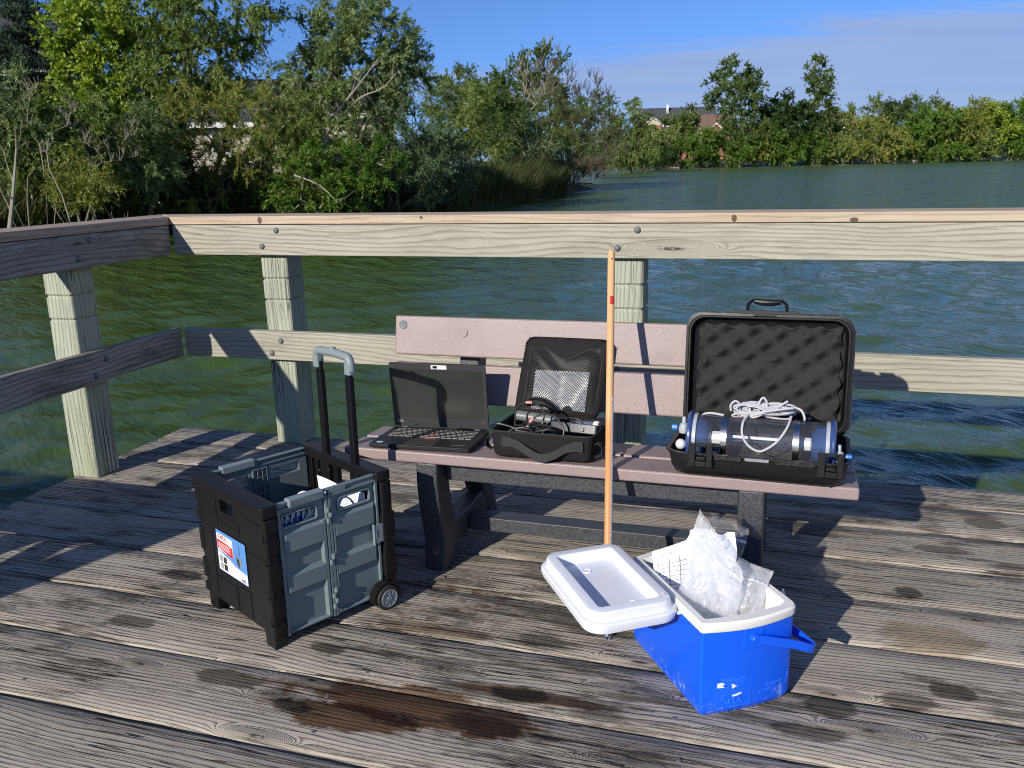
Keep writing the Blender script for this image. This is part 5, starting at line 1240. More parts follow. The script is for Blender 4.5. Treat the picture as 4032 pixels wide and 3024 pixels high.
for i in range(130):
    z = .003+i*.005; u1 = .62 if i % 10 == 0 else (.42 if i % 5 == 0 else .26)
    tk.add([on_pole(ang-.50, z, pr_+.0009), on_pole(ang-.50+u1, z, pr_+.0009), on_pole(ang-.50+u1, z+.0014, pr_+.0009), on_pole(ang-.50, z+.0014, pr_+.0009)], [(0, 1, 2, 3)])
tk.build('scale_marks', plain('scale print', (.10, .10, .12), .5), pole)
st = MB(); st.grid(lambda u, v: tuple(on_pole(ang-1.35+1.3*u+.15*math.sin(v*3), .955+.026*v, pr_+.0006)), 6, 3); st.build('tape_mark', M_red, pole, smooth=True)
hl = on_pole(ang-.9, PL-.035, pr_+.0003); tq = Matrix.Translation(hl) @ (hl-on_pole(ang-.9, PL-.035, 0)).to_track_quat('Z', 'Y').to_matrix().to_4x4()
MB().lathe([(.0028, -.004), (.0028, .0004), (.0016, .0005), (.0015, -.003)], 12, T=tq).build('cord_hole', M_dark, pole)
MB().lathe([(.0001, -.030), (.005, -.030), (.005, -.024), (.0035, -.024), (.0035, .0), (.0001, .0)], 10, T=Q @ Matrix.Translation((0, 0, 0))).build('ferrule', M_zinc, pole, smooth=True)
ho = catmull([(0, 0, -.020), (.001, 0, -.028), (.005, -.001, -.034), (.008, -.002, -.040), (.005, -.003, -.0445), (-.001, -.003, -.043), (-.004, -.003, -.038)], 5)
MB().tube(ho, .0022, 8).build('hook', M_zinc, pole, smooth=True)
# ------------------------------------------------------------------ rolling crate
crate = empty('rolling_crate', 'black and blue grey folding crate on wheels with a raised pull handle', 'crate', (-1.326, 1.874, 0), (0, 0, math.atan2(.885, .467)))
TOP = .428
def bx(name, mt, *a, bev=.0025, parent=None, T=None): return MB().box(*a, T=T).build(name, mt, parent or crate, bevel=bev)
Y1 = .402
# front black panel built round its hand hole
fp = MB()
fp.box(0, .024, 0, .182, .045, TOP-.012); fp.box(0, .024, .262, Y1, .045, TOP-.012); fp.box(0, .024, .1821, .2619, .045, .352); fp.box(0, .024, .1821, .2619, .398, TOP-.012)
fp.build('front_panel', M_crate, crate, bevel=.002)
fr_ = MB(); fr_.prism(rrect(-.012, .040, -.012, Y1+.012, .010), TOP-.030, TOP+.006, 'z'); 
rim_o = fr_.build('front_rim', M_crate, crate, bevel=.005, seg=3)
def raised(y0, y1, z0, z1, d=.0022): MB().box(-d, -.0002, y0, y1, z0, z1).build('raised_panel', M_crate, crate, bevel=.0012)
raised(.010, .112, .300, .372); raised(.285, .390, .300, .390, .0015); raised(.010, .100, .075, .270, .0016); raised(.118, .178, .055, .138, .0018); raised(.330, .395, .060, .280, .0015); raised(.200, .318, .055, .128, .002); raised(.150, .255, .300, .338, .0016)
text_obj('S T A P L E S', .020, M_crate, crate, frame_matrix((-.0018, .203, .318), (0, -1, 0), (0, 0, 1)), depth=.0007, bold=.0004)
for y_ in (0, Y1-.055):
    MB().prism([(0, 0), (.030, 0), (.034, .046), (0, .046)], y_, y_+.055, 'y').build('foot', M_crate, crate, bevel=.002)
# corner posts with finger recesses
for y0, y1 in ((-.012, .012), (Y1-.012, Y1+.012)):
    for z0, z1 in ((.052, .078), (.098, .160), (.190, .262), (.292, .330), (.352, TOP-.032)):
        MB().prism(rrect(-.006, .036, y0, y1, .007), z0, z1, 'z').build('corner_barrel', M_crate, crate, bevel=.0015)
    MB().box(.002, .030, y0+.004, y1-.004, .045, TOP-.032).build('corner_core', M_blkg, crate)
# grey folding sides; pads have sloping borders
def pad(mb, x0, x1, z0, z1, s, h, y=0, sg=-1):
    a = [(x0, y, z0), (x1, y, z0), (x1, y, z1), (x0, y, z1)]; b_ = [(x0+s, y+sg*h, z0+s), (x1-s, y+sg*h, z0+s), (x1-s, y+sg*h, z1-s), (x0+s, y+sg*h, z1-s)]
    mb.add(a+b_, [(4, 5, 6, 7), (0, 1, 5, 4), (1, 2, 6, 5), (2, 3, 7, 6), (3, 0, 4, 7), (0, 3, 2, 1)])
def side(yc, sg):
    """yc: plane of the thin web; sg: direction of the outside"""
    for x0, x1, sx0, sx1, nm in ((.040, .1995, .055, .164, 'side_panel'), (.2015, .372, .238, .345, 'side_panel')):
        web = MB(); ya, yb = sorted((yc, yc-sg*.004))
        zt, zb, s0, s1 = .405, .032, .354, .388
        cut = .0
        web.box(x0, x1, ya, yb, zb, s0); web.box(x0, x1, ya, yb, s1, zt); web.box(x0, sx0, ya, yb, s0+.0001, s1-.0001); web.box(sx1, x1, ya, yb, s0+.0001, s1-.0001)
        o = web.build(nm, M_grey, crate)
        pd = MB(); h = .011
        def fr2(a, b_, c_, d_, s=.006, hh=h): pad(pd, a, b_, c_, d_, s, hh, yc, sg)
        # border rails
        for bxs in ((x0, x0+.008, zb, zt), (x1-.008, x1, zb, zt)):
            q = sorted((yc+sg*.0001, yc+sg*h)); pd.box(bxs[0], bxs[1], q[0], q[1], bxs[2], bxs[3])
        fr2(x0+.007, x1-.007, .268, .345, .012); fr2(x0+.007, x1-.007, .148, .218, .012); fr2(x0+.007, x1-.007, zb, zb+.014, .005)
        if x0 < .1: fr2(x1-.028, x1-.006, zb, .345, .006)
        else: fr2(x0+.006, x0+.022, zb, .345, .006)
        pd.build('relief', M_grey, o, bevel=.0008)
        # lip round the hand slot
        lp_ = MB(); pts = [(p[0], yc+sg*.004, p[1]) for p in rrect(sx0-.002, sx1+.002, s0-.002, s1+.002, .010, 4)]; lp_.tube(pts, .003, 6, closed=True); lp_.build('slot_rim', M_grey, o, smooth=True)
        tr_ = MB(); q = sorted((yc-sg*.008, yc+sg*.010)); tr_.box(x0, x1, q[0], q[1], zt+.0002, zt+.006); tr_.box(x0+.001, x1-.001, yc-.002, yc+.002, zt+.0062, zt+.018); q2 = sorted((yc-sg*.010, yc+sg*.006)); tr_.box(x0, x1, q2[0], q2[1], zt+.0182, zt+.022)
        if x0 > .1: 
            q = sorted((yc+sg*.0022, yc+sg*.009)); tr_.box(x0+.004, x0+.062, q[0], q[1], zt+.0065, zt+.018)
        tr_.build('top_rail', M_grey, o, bevel=.0008)
    gb = MB(); q = sorted((yc-sg*.013, yc+sg*.014)); gb.box(.076, .188, q[0], q[1], .409, .434)
    gp = gb.build('side_grip', M_grip, crate, bevel=.004)
    rb_ = MB()
    for i in range(34):
        x = .081+i*.0031; rb_.box(x, x+.0016, (q[0]-.0012 if sg < 0 else q[1]), (q[0] if sg < 0 else q[1]+.0012), .411, .430)
    rb_.build('ribs', M_grip, gp)
    for z0, n_ in ((.330, 3), (.200, 2), (.060, 4)):
        for i in range(n_):
            hb_ = MB(); hb_.lathe([(.0062, 0), (.0062, .014)], 12, T=Matrix.Translation((.2005+(.004 if i % 2 else -.004), yc+sg*.013, z0+i*.0165))); hb_.build('hinge_knuckle', M_grey, crate, smooth=True)
    # lattice of thin ribs on the inside at the fold
    for z in np.arange(.06, .40, .028):
        q = sorted((yc-sg*.0045, yc-sg*.012)); MB().box(.176, .226, q[0], q[1], z, z+.0022).build('inner_rib', M_grey if z > .3 else M_crate, crate)
    for x in (.176, .192, .208, .224):
        q = sorted((yc-sg*.0045, yc-sg*.0118)); MB().box(x, x+.002, q[0], q[1], .05, .395).build('inner_rib', M_grey, crate)
side(.006, -1); side(Y1-.006, 1)
cl = MB(); cl.box(.345, .349, -.014, -.005, .208, .275); cl.box(.3492, .384, -.013, -.009, .214, .272); cl.box(.3842, .388, -.013, .006, .212, .262); cl.build('side_clip', M_grip, crate, bevel=.001)
MB().box(.352, .3545, -.0145, -.0132, .232, .258).build('clip_slot', M_grey, crate)
# back panel with hand hole and handle housing
bp_ = MB(); XB0, XB1 = .386, .404
bp_.box(XB0, XB1, 0, .160, .045, TOP-.012); bp_.box(XB0, XB1, .232, Y1, .045, TOP-.012); bp_.box(XB0, XB1, .1601, .2319, .045, .345); bp_.box(XB0, XB1, .1601, .2319, .392, TOP-.012)
bp_.build('back_panel', M_crate, crate, bevel=.002)
MB().prism(rrect(.366, .420, -.012, Y1+.012, .010), TOP-.026, TOP+.006, 'z').build('back_rim', M_crate, crate, bevel=.005, seg=3)
for y_ in (.113, .272):
    MB().box(.370, .3855, y_-.017, y_+.017, .05, TOP-.027).build('rod_channel', M_crate, crate, bevel=.002)
for y_ in (.030, .06, .195, .33, .365): MB().box(.378, .3855, y_, y_+.003, .06, .34 if .15 < y_ < .25 else TOP-.03).build('panel_rib', M_crate, crate)
for z_ in (.12, .24): MB().box(.379, .3855, .02, .385, z_, z_+.003).build('panel_rib', M_crate, crate)
for y_, z_ in ((.09, .37), (.14, .36), (.245, .385), (.30, .37), (.09, .30), (.295, .31), (.14, .28), (.25, .29)): MB().lathe([(.004, 0), (.004, .003), (.0015, .004)], 8, axis='x', T=Matrix.Translation((.3655, y_, z_)) @ Matrix.Scale(-1, 4, (1, 0, 0))).build('rivet', M_zinc, crate)
for y0, y1 in ((-.014, .012), (Y1-.012, Y1+.014)):
    MB().prism(rrect(.380, .418, y0, y1, .007), .065, TOP-.028, 'z').build('corner_post', M_crate, crate, bevel=.002)
    for z0, z1 in ((.10, .17), (.215, .30)): MB().prism(rrect(.376, .424, y0-.003, y1+.003, .008), z0, z1, 'z').build('corner_barrel', M_crate, crate, bevel=.002)
MB().box(.025, .385, .012, Y1-.012, .030, .036).build('floor_panel', M_crate, crate)
# pull handle
MB()
for y_ in (.113, .272):
    sec = lambda z, w=.0095, d=.0125: [(p[0], p[1], z) for p in rrect(.379-w, .379+w, y_-d, y_+d, .004, 3)]
    MB().loft([sec(.30), sec(.708)]).build('handle_rod', M_blkg, crate, smooth=True, angle=50)
    MB().loft([sec(.7082, .007, .0095), sec(.735, .007, .0095)]).build('inner_rod', M_blkg, crate, smooth=True, angle=50)
hp_ = [(.379, .100, .728), (.379, .101, .750), (.379, .112, .766), (.379, .135, .7695), (.379, .192, .7715), (.379, .250, .7695), (.379, .273, .766), (.379, .284, .750), (.379, .285, .728)]
MB().tube(catmull(hp_, 5), .0135, 14, flat=.95).build('pull_grip', M_grip, crate, smooth=True, angle=70)
for y_ in (.106, .279): MB().prism(rrect(.3655, .3925, y_-.0145, y_+.0145, .006), .715, .752, 'z').build('grip_socket', M_grip, crate, bevel=.003)
MB().lathe([(.0001, .7882), (.009, .7882), (.010, .786), (.010, .780)], 16, T=Matrix.Translation((.379, .192, 0)) @ Matrix.Scale(1.0, 4)).build('release_button', M_grip, crate, smooth=True)
# wheels
for s_, yc in ((-1, -.036), (1, Y1+.036)):
    MB().lathe([(.014, -.011), (.030, -.0115), (.0385, -.009), (.040, -.004), (.040, .004), (.0385, .009), (.030, .0115), (.014, .011)], 36, axis='y', T=Matrix.Translation((.362, yc, .041))).build('wheel', M_tyre, crate, smooth=True, angle=40)
    w_ = crate.children[-1]
    MB().lathe([(.0001, .0135*s_), (.007, .0135*s_), (.008, .0118*s_), (.024, .0122*s_), (.0255, .0135*s_), (.0285, .0135*s_), (.029, .0100*s_)], 36, axis='y', T=Matrix.Translation((.362, yc, .041))).build('hub', M_grip, w_, smooth=True, angle=30)
    sp = MB()
    for k_ in range(8):
        a = k_*math.pi/4; sp.box(.009, .0235, -.0009, .0009, .0120 if s_ > 0 else -.0136, .0136 if s_ > 0 else -.0120, T=Matrix.Translation((.362, yc, .041)) @ Matrix.Rotation(a, 4, 'Y') @ Matrix.Rotation(R(90), 4, 'X') @ Matrix.Scale(-1, 4, (0, 0, 1)))
    sp.build('spokes', M_grey, w_)
    ar = [(.362+.050*math.cos(R(t)), .041+.050*math.sin(R(t))) for t in range(-15, 200, 12)]; ai = [(.362+.0425*math.cos(R(t)), .041+.0425*math.sin(R(t))) for t in range(200, -15, -12)]
    q = sorted((yc-s_*.024, yc+s_*.004)); MB().prism(ar+ai, q[0], q[1], 'y').build('wheel_arch', M_crate, crate, smooth=True, angle=30)
MB().tube([(.362, -.03, .041), (.362, Y1+.03, .041)], .005, 10).build('axle', M_zinc, crate, smooth=True)
# label on the front panel
M_lblue = plain('label blue', (.10, .27, .62), .35); M_lwhite = plain('label white', (.80, .80, .80), .35); M_lred = plain('label red', (.62, .02, .025), .35); M_lgrey = plain('label grey print', (.30, .31, .33), .5); M_lblk = plain('label black print', (.03, .03, .035), .5)
LBL = frame_matrix((-.0024, .300, .156), (0, -1, 0), (0, 0, 1))   # x to the right, y up, z outwards
SWd, SHt = .178, .130
lab = MB().prism(rrect(0, SWd, 0, SHt, .004), 0, .0004, 'z', T=LBL).build('label_sticker', M_lblue, crate)
MB().prism([(.002, .002), (SWd-.002, .002), (SWd-.002, .034), (.11, .040), (.075, .052), (.002, .062)], .0004, .0006, 'z', T=LBL).build('label_print', M_lwhite, lab)
MB().prism(rrect(.003, .100, .064, SHt-.010, .004), .0004, .0006, 'z', T=LBL).build('label_print', M_lwhite, lab)
MB().prism([(.004, .070), (.098, .062), (.098, .094), (.004, .100)], .0006, .0008, 'z', T=LBL).build('label_print', M_lred, lab)
text_obj('STAPLES', .017, M_lred, lab, LBL @ Matrix.Translation((.036, SHt-.020, .0007)), depth=.0001, bold=.0004, xscale=.85)
text_obj('Collapsible Rolling Crate', .0078, M_lgrey, lab, LBL @ Matrix.Translation((.048, SHt-.031, .0007)), depth=.0001, xscale=.9)
for k_ in range(5): MB().box(.010, .088-.01*(k_ % 2), .090-.0045*k_, .0915-.0045*k_, .0008, .0009, T=LBL).build('label_line', M_lwhite, lab)
for k_ in range(9): MB().box(.062, .118-.006*(k_ % 3), .046-.0043*k_, .0472-.0043*k_, .0006, .0007, T=LBL).build('label_line', M_lgrey, lab)
for k_ in range(5): MB().box(.134, .168-.005*(k_ % 2), .030-.0036*k_, .031-.0036*k_, .0006, .0007, T=LBL).build('label_line', M_lgrey, lab)
bc = MB(); xx = .138
rb3 = random.Random(2)
while xx < .166: w_ = rb3.choice((.0006, .0012, .0018)); bc.box(xx, xx+w_, .004, .014, .0006, .0007, T=LBL); xx += w_+rb3.choice((.0006, .0012))
bc.build('barcode', M_lblk, lab)
for a_, b_, c_, d_ in ((.010, .030, .030, .052), (.034, .054, .030, .050), (.012, .030, .008, .027), (.034, .056, .007, .027)): MB().box(a_, b_, c_, d_, .0006, .0007, T=LBL).build('label_picture', M_lblk if a_ > .03 else M_lgrey, lab)
pc = MB(); pc.prism([(.118, .086), (.134, .074), (.150, .080), (.148, .050), (.136, .042), (.120, .056)], .0006, .0008, 'z', T=LBL); pc.build('label_picture', M_lblk, lab)
pc = MB(); pc.prism([(.136, .074), (.150, .080), (.148, .050), (.137, .043)], .0008, .0010, 'z', T=LBL); pc.prism([(.120, .084), (.133, .076), (.133, .070), (.121, .074)], .0008, .0010, 'z', T=LBL); pc.build('label_picture', M_grip, lab)
pc = MB(); pc.box(.136, .1368, .080, .112, .0006, .0008, T=LBL); pc.box(.141, .1418, .081, .112, .0006, .0008, T=LBL); pc.box(.1355, .1425, .112, .114, .0006, .0008, T=LBL); pc.build('label_picture', M_lblk, lab)
# things inside the crate
crM = Matrix.LocRotScale(crate.location, crate.rotation_euler, None)
C2 = lambda x, y, z: crM @ Vector((x, y, z))
mb = MB(); mb.grid(lambda u, v: tuple(C2(.362-.02*v-.11*(1-u)**2*.6, .17-.150*u, .10+.30*v*(1-.12*u)+.010*math.sin(u*5+v*2))), 14, 14)
ps = empty('paper_sheet', 'creased white handwritten sheet standing at the back of the rolling crate', 'paper', C2(.33, .1, .1)); mb.build('sheet', M_paper, ps, smooth=True, solid=.0005)
mb = MB()
for k_, (u0, u1, v0) in enumerate(((.12, .9, .86), (.45, .52, .80), (.50, .60, .76), (.60, .66, .79))):
    pts = [C2(.362-.02*v0-.11*(1-u)**2*.6-.0016, .17-.150*u, .10+.30*(v0+.02*math.sin(u*40*(k_ > 0)))*(1-.12*u)+.010*math.sin(u*5+v0*2)) for u in np.linspace(u0, u1, 10)]; mb.tube(pts, .0007, 4)
mb.build('pencil_lines', M_lgrey, ps); fin(ps)
# white strapped packet
wp = empty('packet', 'white looped strap over a blue and white packet inside the rolling crate', 'packet', C2(.12, .10, .2))
MB().tube(catmull([C2(.155, .115, .29), C2(.150, .105, .355), C2(.165, .085, .405), C2(.19, .060, .400), C2(.215, .045, .360), C2(.225, .04, .30)], 6), .0075, 8, flat=.45).build('strap', M_white, wp, smooth=True)
mb = MB(); rgp = random.Random(6)
mb.grid(lambda u, v: tuple(C2(.055+.13*u, .045+.10*v+.01*math.sin(u*9), .30+.045*math.sin(u*3.1)+.018*math.sin(u*13+v*7)-.05*v)), 16, 10); mb.build('wrap', plain('blue wrapper', (.05, .12, .42), .35, var=.5, vscale=30), wp, smooth=True, solid=.001)
for k_ in range(6):
    a = .070+.018*k_; MB().tube(catmull([C2(a, .04, .345), C2(a+.008, .045, .370), C2(a+.016, .05, .345)], 4), .0028, 6).build('scallop', M_white, wp, smooth=True)
for k_ in range(4): MB().tube(catmull([C2(.12+.012*k_, .035, .33), C2(.15+.01*k_, .03, .352+.004*k_), C2(.175, .028, .372)], 4), .003, 6, flat=.4).build('strap_end', M_white, wp, smooth=True)
fin(wp)
# ------------------------------------------------------------------ cooler
cool = empty('cooler', 'scuffed bright blue cooler with white rim, its body standing open on the deck', 'cooler', (-.156, 1.885, 0), (0, 0, math.atan2(.573, .819)))
E1, E2 = .256, .375
def body_ring(z, o_, bul=0, c=.022):
    """plan outline: chamfered corners and slightly bowed ends"""
    pts = []
    x0, x1, y0, y1 = -o_, E1+o_, -o_, E2+o_
    n = 8
    for i in range(n+1):
        t = i/n; pts.append((x0+(x1-x0)*(.02+.96*t) if False else x0+.004+(x1-x0-c-.004)*t, y0-bul*math.sin(math.pi*min(1, t*.95+.02)), z))
    for i in range(1, 4): a = R(-90+90*i/4); pts.append((x1-c+c*math.cos(a), y0+c+c*math.sin(a), z))
    pts.append((x1, y0+c, z)); pts.append((x1, y1-c, z))
    for i in range(1, 4): a = R(90*i/4); pts.append((x1-c+c*math.cos(a), y1-c+c*math.sin(a), z))
    for i in range(n+1):
        t = i/n; pts.append((x1-c-(x1-x0-c-.004)*t, y1+bul*math.sin(math.pi*min(1, t)), z))
    pts.append((x0, y1-.004, z)); pts.append((x0, y0+.004, z))
    return pts
cbm = MB(); cbm.loft([body_ring(.0, -.014, .006), body_ring(.004, -.006, .010), body_ring(.020, .0, .014), body_ring(.10, .001, .016), body_ring(.232, .002, .018)], cap1=False)
cbm.build('body', M_cooler, cool, smooth=True, angle=22)
rim = MB(); rim.loft([body_ring(.232, .0035, .019), body_ring(.236, .005, .020), body_ring(.252, .005, .020), body_ring(.257, .002, .019), body_ring(.257, -.014, .010), body_ring(.250, -.018, .008), body_ring(.10, -.024, .004), body_ring(.035, -.030, .002)], cap0=False)
rim.build('liner', M_whitein, cool, smooth=True, angle=35)
# embossed writing on the near end
END = frame_matrix((0, -.0165, 0), (1, 0, 0), (0, 0, 1))
def end_y(x): return 0
FM = lambda x, z, r=0: Matrix.Translation((x, -.0172, z)) @ Matrix.Rotation(R(90), 4, 'X') @ Matrix.Rotation(r, 4, 'Z')
M_emb = plain('rubbed raised lettering', (.02, .17, .86), .45)
text_obj('Made In The', .0120, M_emb, cool, FM(.081, .100), depth=.0012, bold=.0003, shear=.2)
text_obj('U.S.A.', .0200, M_emb, cool, FM(.084, .040), depth=.0012, bold=.0004)
eb = MB()
for a_, b_, c_, d_ in ((.036, .127, .110, .1112), (.036, .127, .0245, .0257), (.036, .0372, .0257, .110), (.1258, .127, .0257, .110)): eb.box(a_, b_, -.0178, -.0150, c_, d_)
eb.build('emboss_frame', M_emb, cool)
fl = MB()
for k_ in range(6): fl.tube(catmull([(.042, -.0172, .058+.007*k_), (.070, -.0175, .056+.007*k_+.003), (.10, -.0175, .064+.0065*k_), (.122, -.0172, .060+.0068*k_)], 4), .0007, 4)
fl.build('emboss_flag', M_emb, cool)
lg = MB(); quad = [(.166, .048), (.236, .052), (.243, .079), (.173, .075)]
for s_ in (0, .0035):
    qq = [(x+(.204-x)*s_*26, z+(.0635-z)*s_*55) for x, z in quad]; lg.tube([(x, -.0165, z) for x, z in qq], .0008, 4, closed=True)
lg.build('emboss_badge', M_emb, cool)
text_obj('Coleman', .0135, M_emb, cool, FM(.200, .0625, .05), depth=.0012, bold=.0003, shear=.15)
MB().tube([(.232+.0048*math.cos(t*.5), -.0166, .068+.0055*math.sin(t*.5)) for t in range(13)], .0006, 4).build('emboss_mark', M_emb, cool)
sc_ = MB(); M_chip = plain('white scraped chip', (.72, .74, .78), .6, var=.15, vscale=200)
for poly in ([(.040, .092), (.052, .094), (.060, .088), (.053, .086), (.058, .079), (.040, .080)], [(.076, .087), (.083, .085), (.090, .080), (.078, .074)], [(.078, .056), (.090, .058), (.101, .061), (.104, .058), (.090, .053), (.079, .052)], [(.103, .128), (.110, .130), (.117, .127), (.110, .126)]):
    sc_.prism(poly, -.0179, -.0168, 'y')
sc_.build('scrape', M_chip, cool)
for o in list(cool.children):
    if o.name.split('.')[0] in ('lettering', 'emboss_frame', 'emboss_flag', 'emboss_badge', 'emboss_mark', 'scrape'):
        for v in o.data.vertices:
            t = min(1, max(0, (v.co.x-.004)/(E1-.026))*.95+.02); v.co.y += .0172-.0006-.0155*math.sin(math.pi*t)
# bail handle
for yy, s_ in ((-.017, -1), (E2+.017, 1)):
    MB().lathe([(.0001, s_*.014), (.009, s_*.014), (.012, s_*.010), (.0135, s_*.003), (.0150, 0), (.0150, -s_*.004)], 24, axis='y', T=Matrix.Translation((.128, yy-.002*s_*-1, .203))).build('handle_pivot', M_bluep, cool, smooth=True, angle=30)
MB().box(.100, .155, -.0205, -.0140, .175, .232).build('pivot_block', M_cooler, cool, bevel=.003)
hv_ = [(.128, -.028, .205), (.165, -.031, .196), (.240, -.033, .170), (.275, -.032, .154), (.296, -.022, .146), (.302, .010, .144), (.302, E2*.5, .144), (.302, E2-.010, .144), (.296, E2+.022, .146), (.290, E2+.032, .150), (.240, E2+.033, .170), (.165, E2+.031, .196), (.128, E2+.028, .205)]
hc = catmull(hv_, 5); hb2 = MB(); v_ = []
for i, p in enumerate(hc):
    t = (hc[min(i+1, len(hc)-1)]-hc[max(i-1, 0)]).normalized(); upv = Vector((.30, 0, .95)); upv = (upv-t*upv.dot(t)).normalized(); sd = t.cross(upv)
    w2, t2 = .0105, .0035
    v_ += [p+upv*w2+sd*t2, p+upv*w2-sd*t2, p-upv*w2-sd*t2, p-upv*w2+sd*t2]
n_ = len(hc); hb2.add(v_, [(4*i+a, 4*i+(a+1) % 4, 4*i+4+(a+1) % 4, 4*i+4+a) for i in range(n_-1) for a in range(4)]+[(0, 1, 2, 3), (4*n_-4, 4*n_-3, 4*n_-2, 4*n_-1)])
hb2.build('bail_handle', M_bluep, cool, bevel=.002)
# lid, thrown open to the left and lying inside up
def lr(o_, z, r=.055, bw=.006):
    out = []
    for p in rrect(-.255-o_, -.004+o_, .062-o_, .452+o_, max(r+o_, .01), 7):
        out.append((p[0], p[1], z))
    return out
lidm = MB(); lidm.loft([lr(-.020, .200), lr(-.004, .204), lr(.0, .216), lr(.0, .226), lr(-.003, .230), lr(-.011, .231), lr(-.013, .234), lr(-.015, .250), lr(-.018, .254), lr(-.021, .255), lr(-.043, .255, .055), lr(-.045, .2535), lr(-.054, .230), lr(-.057, .2275)])
TL = Matrix.Translation((-.004, .25, .232)) @ Matrix.Rotation(R(-1.5), 4, 'Y') @ Matrix.Translation((.004, -.25, -.232))
lo_ = lidm.build('lid', M_whitelid, cool, smooth=True, angle=28); lo_.location = (0, .018, .018)
for (ax_, ay_) in ((-.145, .345), (-.105, .145)):
    MB().lathe([(.0125, 0), (.0115, .0020), (.009, .0004), (.006, -.001), (.0001, -.0014)], 24, T=Matrix.Translation((ax_, ay_, .2277))).build('moulding_dimple', M_whitelid, lo_, smooth=True)
text_obj('5LLT', .0120, M_white, lo_, Matrix.Translation((-.034, .110, .2553)) @ Matrix.Rotation(R(-80), 4, 'Z'), depth=.0004, bold=.0002)
for y_ in (.10, .38): MB().box(-.012, .006, y_, y_+.035, .228, .234).build('hinge_strap', M_whitelid, cool, bevel=.001)
coM = Matrix.LocRotScale(cool.location, cool.rotation_euler, None)
K = lambda x, y, z: coM @ Vector((x, y, z))
# paper form and clear bags standing in the cooler
def form_mat():
    mt, g, b = new_mat('printed form'); uv = g.attr('formuv', 'Vector'); x, y, z = g.sep(uv)
    def ln(v, n, w): return g.math('LESS_THAN', g.math('FRACT', g.math('MULTIPLY', v, n)), w)
    inb = g.math('MULTIPLY', g.math('MULTIPLY', g.math('GREATER_THAN', x, .08), g.math('LESS_THAN', x, .97)), g.math('LESS_THAN', y, .80))
    hl_ = ln(g.math('ADD', y, .0), 15, .15); v1 = 0
    for xv in (.08, .26, .44, .64, .965):
        q = g.math('LESS_THAN', g.math('ABSOLUTE', g.math('SUBTRACT', x, xv)), .010); v1 = g.math('MAXIMUM', v1, q) if v1 != 0 else q
    m_ = g.math('MULTIPLY', g.math('MAXIMUM', hl_, v1), inb)
    hd = g.math('MULTIPLY', g.math('MULTIPLY', g.math('GREATER_THAN', y, .875), g.math('LESS_THAN', y, .895)), g.math('MULTIPLY', g.math('GREATER_THAN', x, .10), g.math('LESS_THAN', x, .32)))
    m_ = g.math('MAXIMUM', m_, g.math('MULTIPLY', hd, g.math('GREATER_THAN', g.noise(g.map(uv, (70, 20, 1)), 1, 1), .5)))
    setb(g, b, color=g.mix(g.math('MULTIPLY', m_, .8), (.78, .80, .86), (.05, .05, .07)), rough=.6); return mt
M_form = form_mat()
f0, f1, f2, f3 = at(2568, 2172, 2.19), at(2790, 2095, 2.24), at(2800, 2420, 2.13), at(2590, 2400, 2.10)
def form_fn(u, v):
    a = f3.lerp(f2, u); b_ = f0.lerp(f1, u); p = a.lerp(b_, v); p += Vector((.12, -.2, .1))*(.045*math.sin(math.pi*u)*math.sin(v*2.2)+.008*math.sin(u*11+v*5)); return tuple(p)
mb = MB(); mb.grid(form_fn, 20, 20); fo_ = mb.build('paper_form', M_form, smooth=True, solid=.0004); tag(fo_, 'white printed form with a ruled table standing between lid and bags in the cooler', 'paper')
a = fo_.data.attributes.new('formuv', 'FLOAT_VECTOR', 'POINT'); a.data.foreach_set('vector', [c for j in range(21) for i in range(21) for c in (i/20, j/20, 0)])
def film_mat(name, tint, op):
    mt = bpy.data.materials.new(name); mt.use_nodes = True; nt = mt.node_tree; g = G(nt); out = nt.nodes['Material Output']; b = nt.nodes['Principled BSDF']
    co = g.coord(); n = g.noise(co, 9, 5, .6, 1.2); n2 = g.noise(co, 32, 3, .6, .8)
    setb(g, b, color=tint, rough=.22, normal=g.bump(n, .5, .02)); b.inputs['Specular IOR Level'].default_value = .8
    tl = g.N.new('ShaderNodeBsdfTranslucent'); g.put(tl.inputs[0], tint); m0 = g.N.new('ShaderNodeMixShader'); m0.inputs[0].default_value = .45
    g.L.new(b.outputs[0], m0.inputs[1]); g.L.new(tl.outputs[0], m0.inputs[2])
    tr = g.N.new('ShaderNodeBsdfTransparent'); tr.inputs[0].default_value = (.93, .94, .96, 1)
    mx = g.N.new('ShaderNodeMixShader'); lw = g.N.new('ShaderNodeLayerWeight'); lw.inputs[0].default_value = .35
    g.put(mx.inputs[0], g.math('ADD', op, g.math('ADD', g.math('MULTIPLY', lw.outputs[1], .35), g.math('MULTIPLY', g.sstep(n, .50, .72), .12)), clamp=True))
    g.L.new(tr.outputs[0], mx.inputs[1]); g.L.new(m0.outputs[0], mx.inputs[2]); g.L.new(mx.outputs[0], out.inputs[0]); return mt
M_film = film_mat('clear bag film', (.94, .95, .97), .36)
M_film2 = film_mat('thin bag film', (.88, .89, .91), .08)
M_zipr = plain('zip seal', (.78, .82, .88), .3)
from mathutils import noise as mnoise
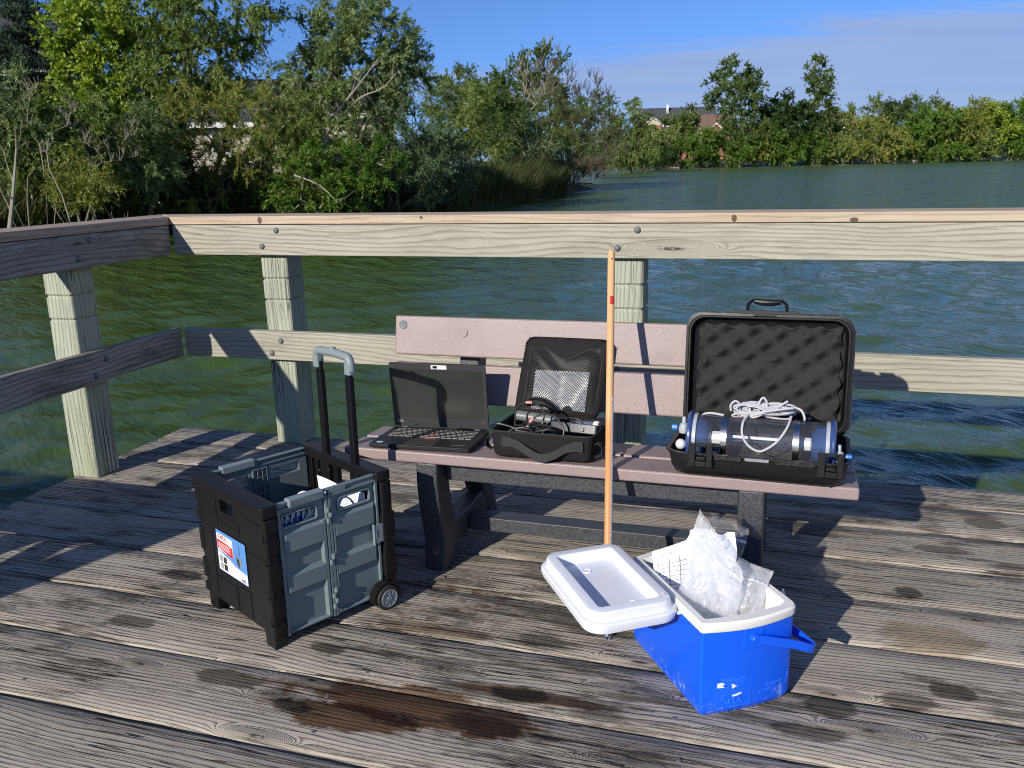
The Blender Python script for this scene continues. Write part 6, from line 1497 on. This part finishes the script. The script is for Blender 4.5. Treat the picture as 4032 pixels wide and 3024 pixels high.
def bag_sheet(name, label, corners, dist_shift, mat, seed, bulge=.03, crease=.012, zipv=None, zips=1):
    """corners: left-bottom, right-bottom, right-top, left-top as (px, py, dist)"""
    c = [at(*q) for q in corners]; root = empty(name, label, 'plastic bag', c[0])
    nrm = ((c[1]-c[0]).cross(c[3]-c[0])).normalized()
    if nrm.dot(Vector((0, -1, 0))) < 0: nrm = -nrm
    def fn(side):
        def f(u, v):
            p = c[0].lerp(c[1], u).lerp(c[3].lerp(c[2], u), v)
            q = Vector((u*3+seed, v*3, seed*1.7)); k_ = mnoise.noise(q*1.1)*crease*2.0+abs(mnoise.noise(q*2.3+Vector((0, 0, 4))))*crease*1.6+mnoise.noise(q*5)*crease*.35
            b_ = bulge*math.sin(math.pi*u)**.7*math.sin(math.pi*min(1, .15+v*.9))**.7
            return tuple(p + nrm*(side*b_+k_) + (c[1]-c[0])*(.05*mnoise.noise(q*1.5+Vector((9, 0, 0))))*v)
        return f
    for s_ in (1, -1):
        mb = MB(); mb.grid(fn(s_), 26, 30); mb.build('film', mat, root, smooth=True, angle=180)
    if zipv:
        f = fn(1)
        for dz in (0, .028)[:zips]: MB().tube([Vector(f(i/26, zipv+dz))+nrm*.001 for i in range(27)], .0016, 5).build('zip_seal', M_zipr, root, smooth=True)
    fin(root)
bag_sheet('zip_bag', 'tall clear zip bag with a sharp peaked corner, foremost in the cooler', [(2650, 2430, 2.08), (2900, 2450, 2.02), (2935, 2250, 2.05), (2758, 2002, 2.14)], 0, M_film, 1.3, .030, .010, .80)
bag_sheet('zip_bag', 'clear zip bag behind the peaked one, its zip crossing the bench leg', [(2760, 2330, 2.20), (2890, 2300, 2.22), (2948, 2082, 2.28), (2800, 2018, 2.27)], 0, M_film2, 4.1, .014, .010, .74, 2)
bag_sheet('zip_bag', 'clear zip bag with rounded opening at the right of the cooler', [(2830, 2460, 2.03), (2985, 2440, 2.06), (3042, 2250, 2.12), (2905, 2195, 2.14)], 0, M_film, 7.7, .026, .006, .70, 1)
bag_sheet('zip_bag', 'crumpled filmy bag bulging low at the left of the cooler', [(2700, 2450, 2.06), (2850, 2470, 2.04), (2800, 2270, 2.10), (2655, 2330, 2.12)], 0, M_film, 9.2, .03, .012)
# crumpled white paper inside the front bag
def crumple(name, label, px, py, dist, w, h, seed, mat):
    c = at(px, py, dist)
    def f(u, v):
        q = Vector((u*2.2+seed, v*2.2, seed)); k_ = .03*mnoise.noise(q)+.028*abs(mnoise.noise(q*2.2))+.01*mnoise.noise(q*5)
        return (c.x+(u-.5)*w+.02*mnoise.noise(q+Vector((3, 0, 0))), c.y-k_+.04*v, c.z+(v-.5)*h+.02*mnoise.noise(q+Vector((0, 5, 0))))
    mb = MB(); mb.grid(f, 14, 14); o = mb.build(name, mat, smooth=False, solid=.0005); tag(o, label, 'paper')
crumple('crumpled_paper', 'crumpled white paper inside the peaked clear bag', 2800, 2220, 2.115, .12, .15, 2.0, M_paper)
crumple('crumpled_paper', 'second crumpled white paper lower in the peaked clear bag', 2820, 2370, 2.10, .12, .09, 6.0, M_paper)
crumple('crumpled_paper', 'folded white sheet low in the right of the cooler', 3030, 2400, 2.10, .08, .07, 8.0, M_paper)
cu = MB(); cyl_between(cu, K(.165, .12, .19), K(.20, .16, .235), .022); o = cu.build('sample_jar', M_whitein, smooth=True, angle=40); tag(o, 'small pale jar lying in the right corner of the cooler', 'jar')
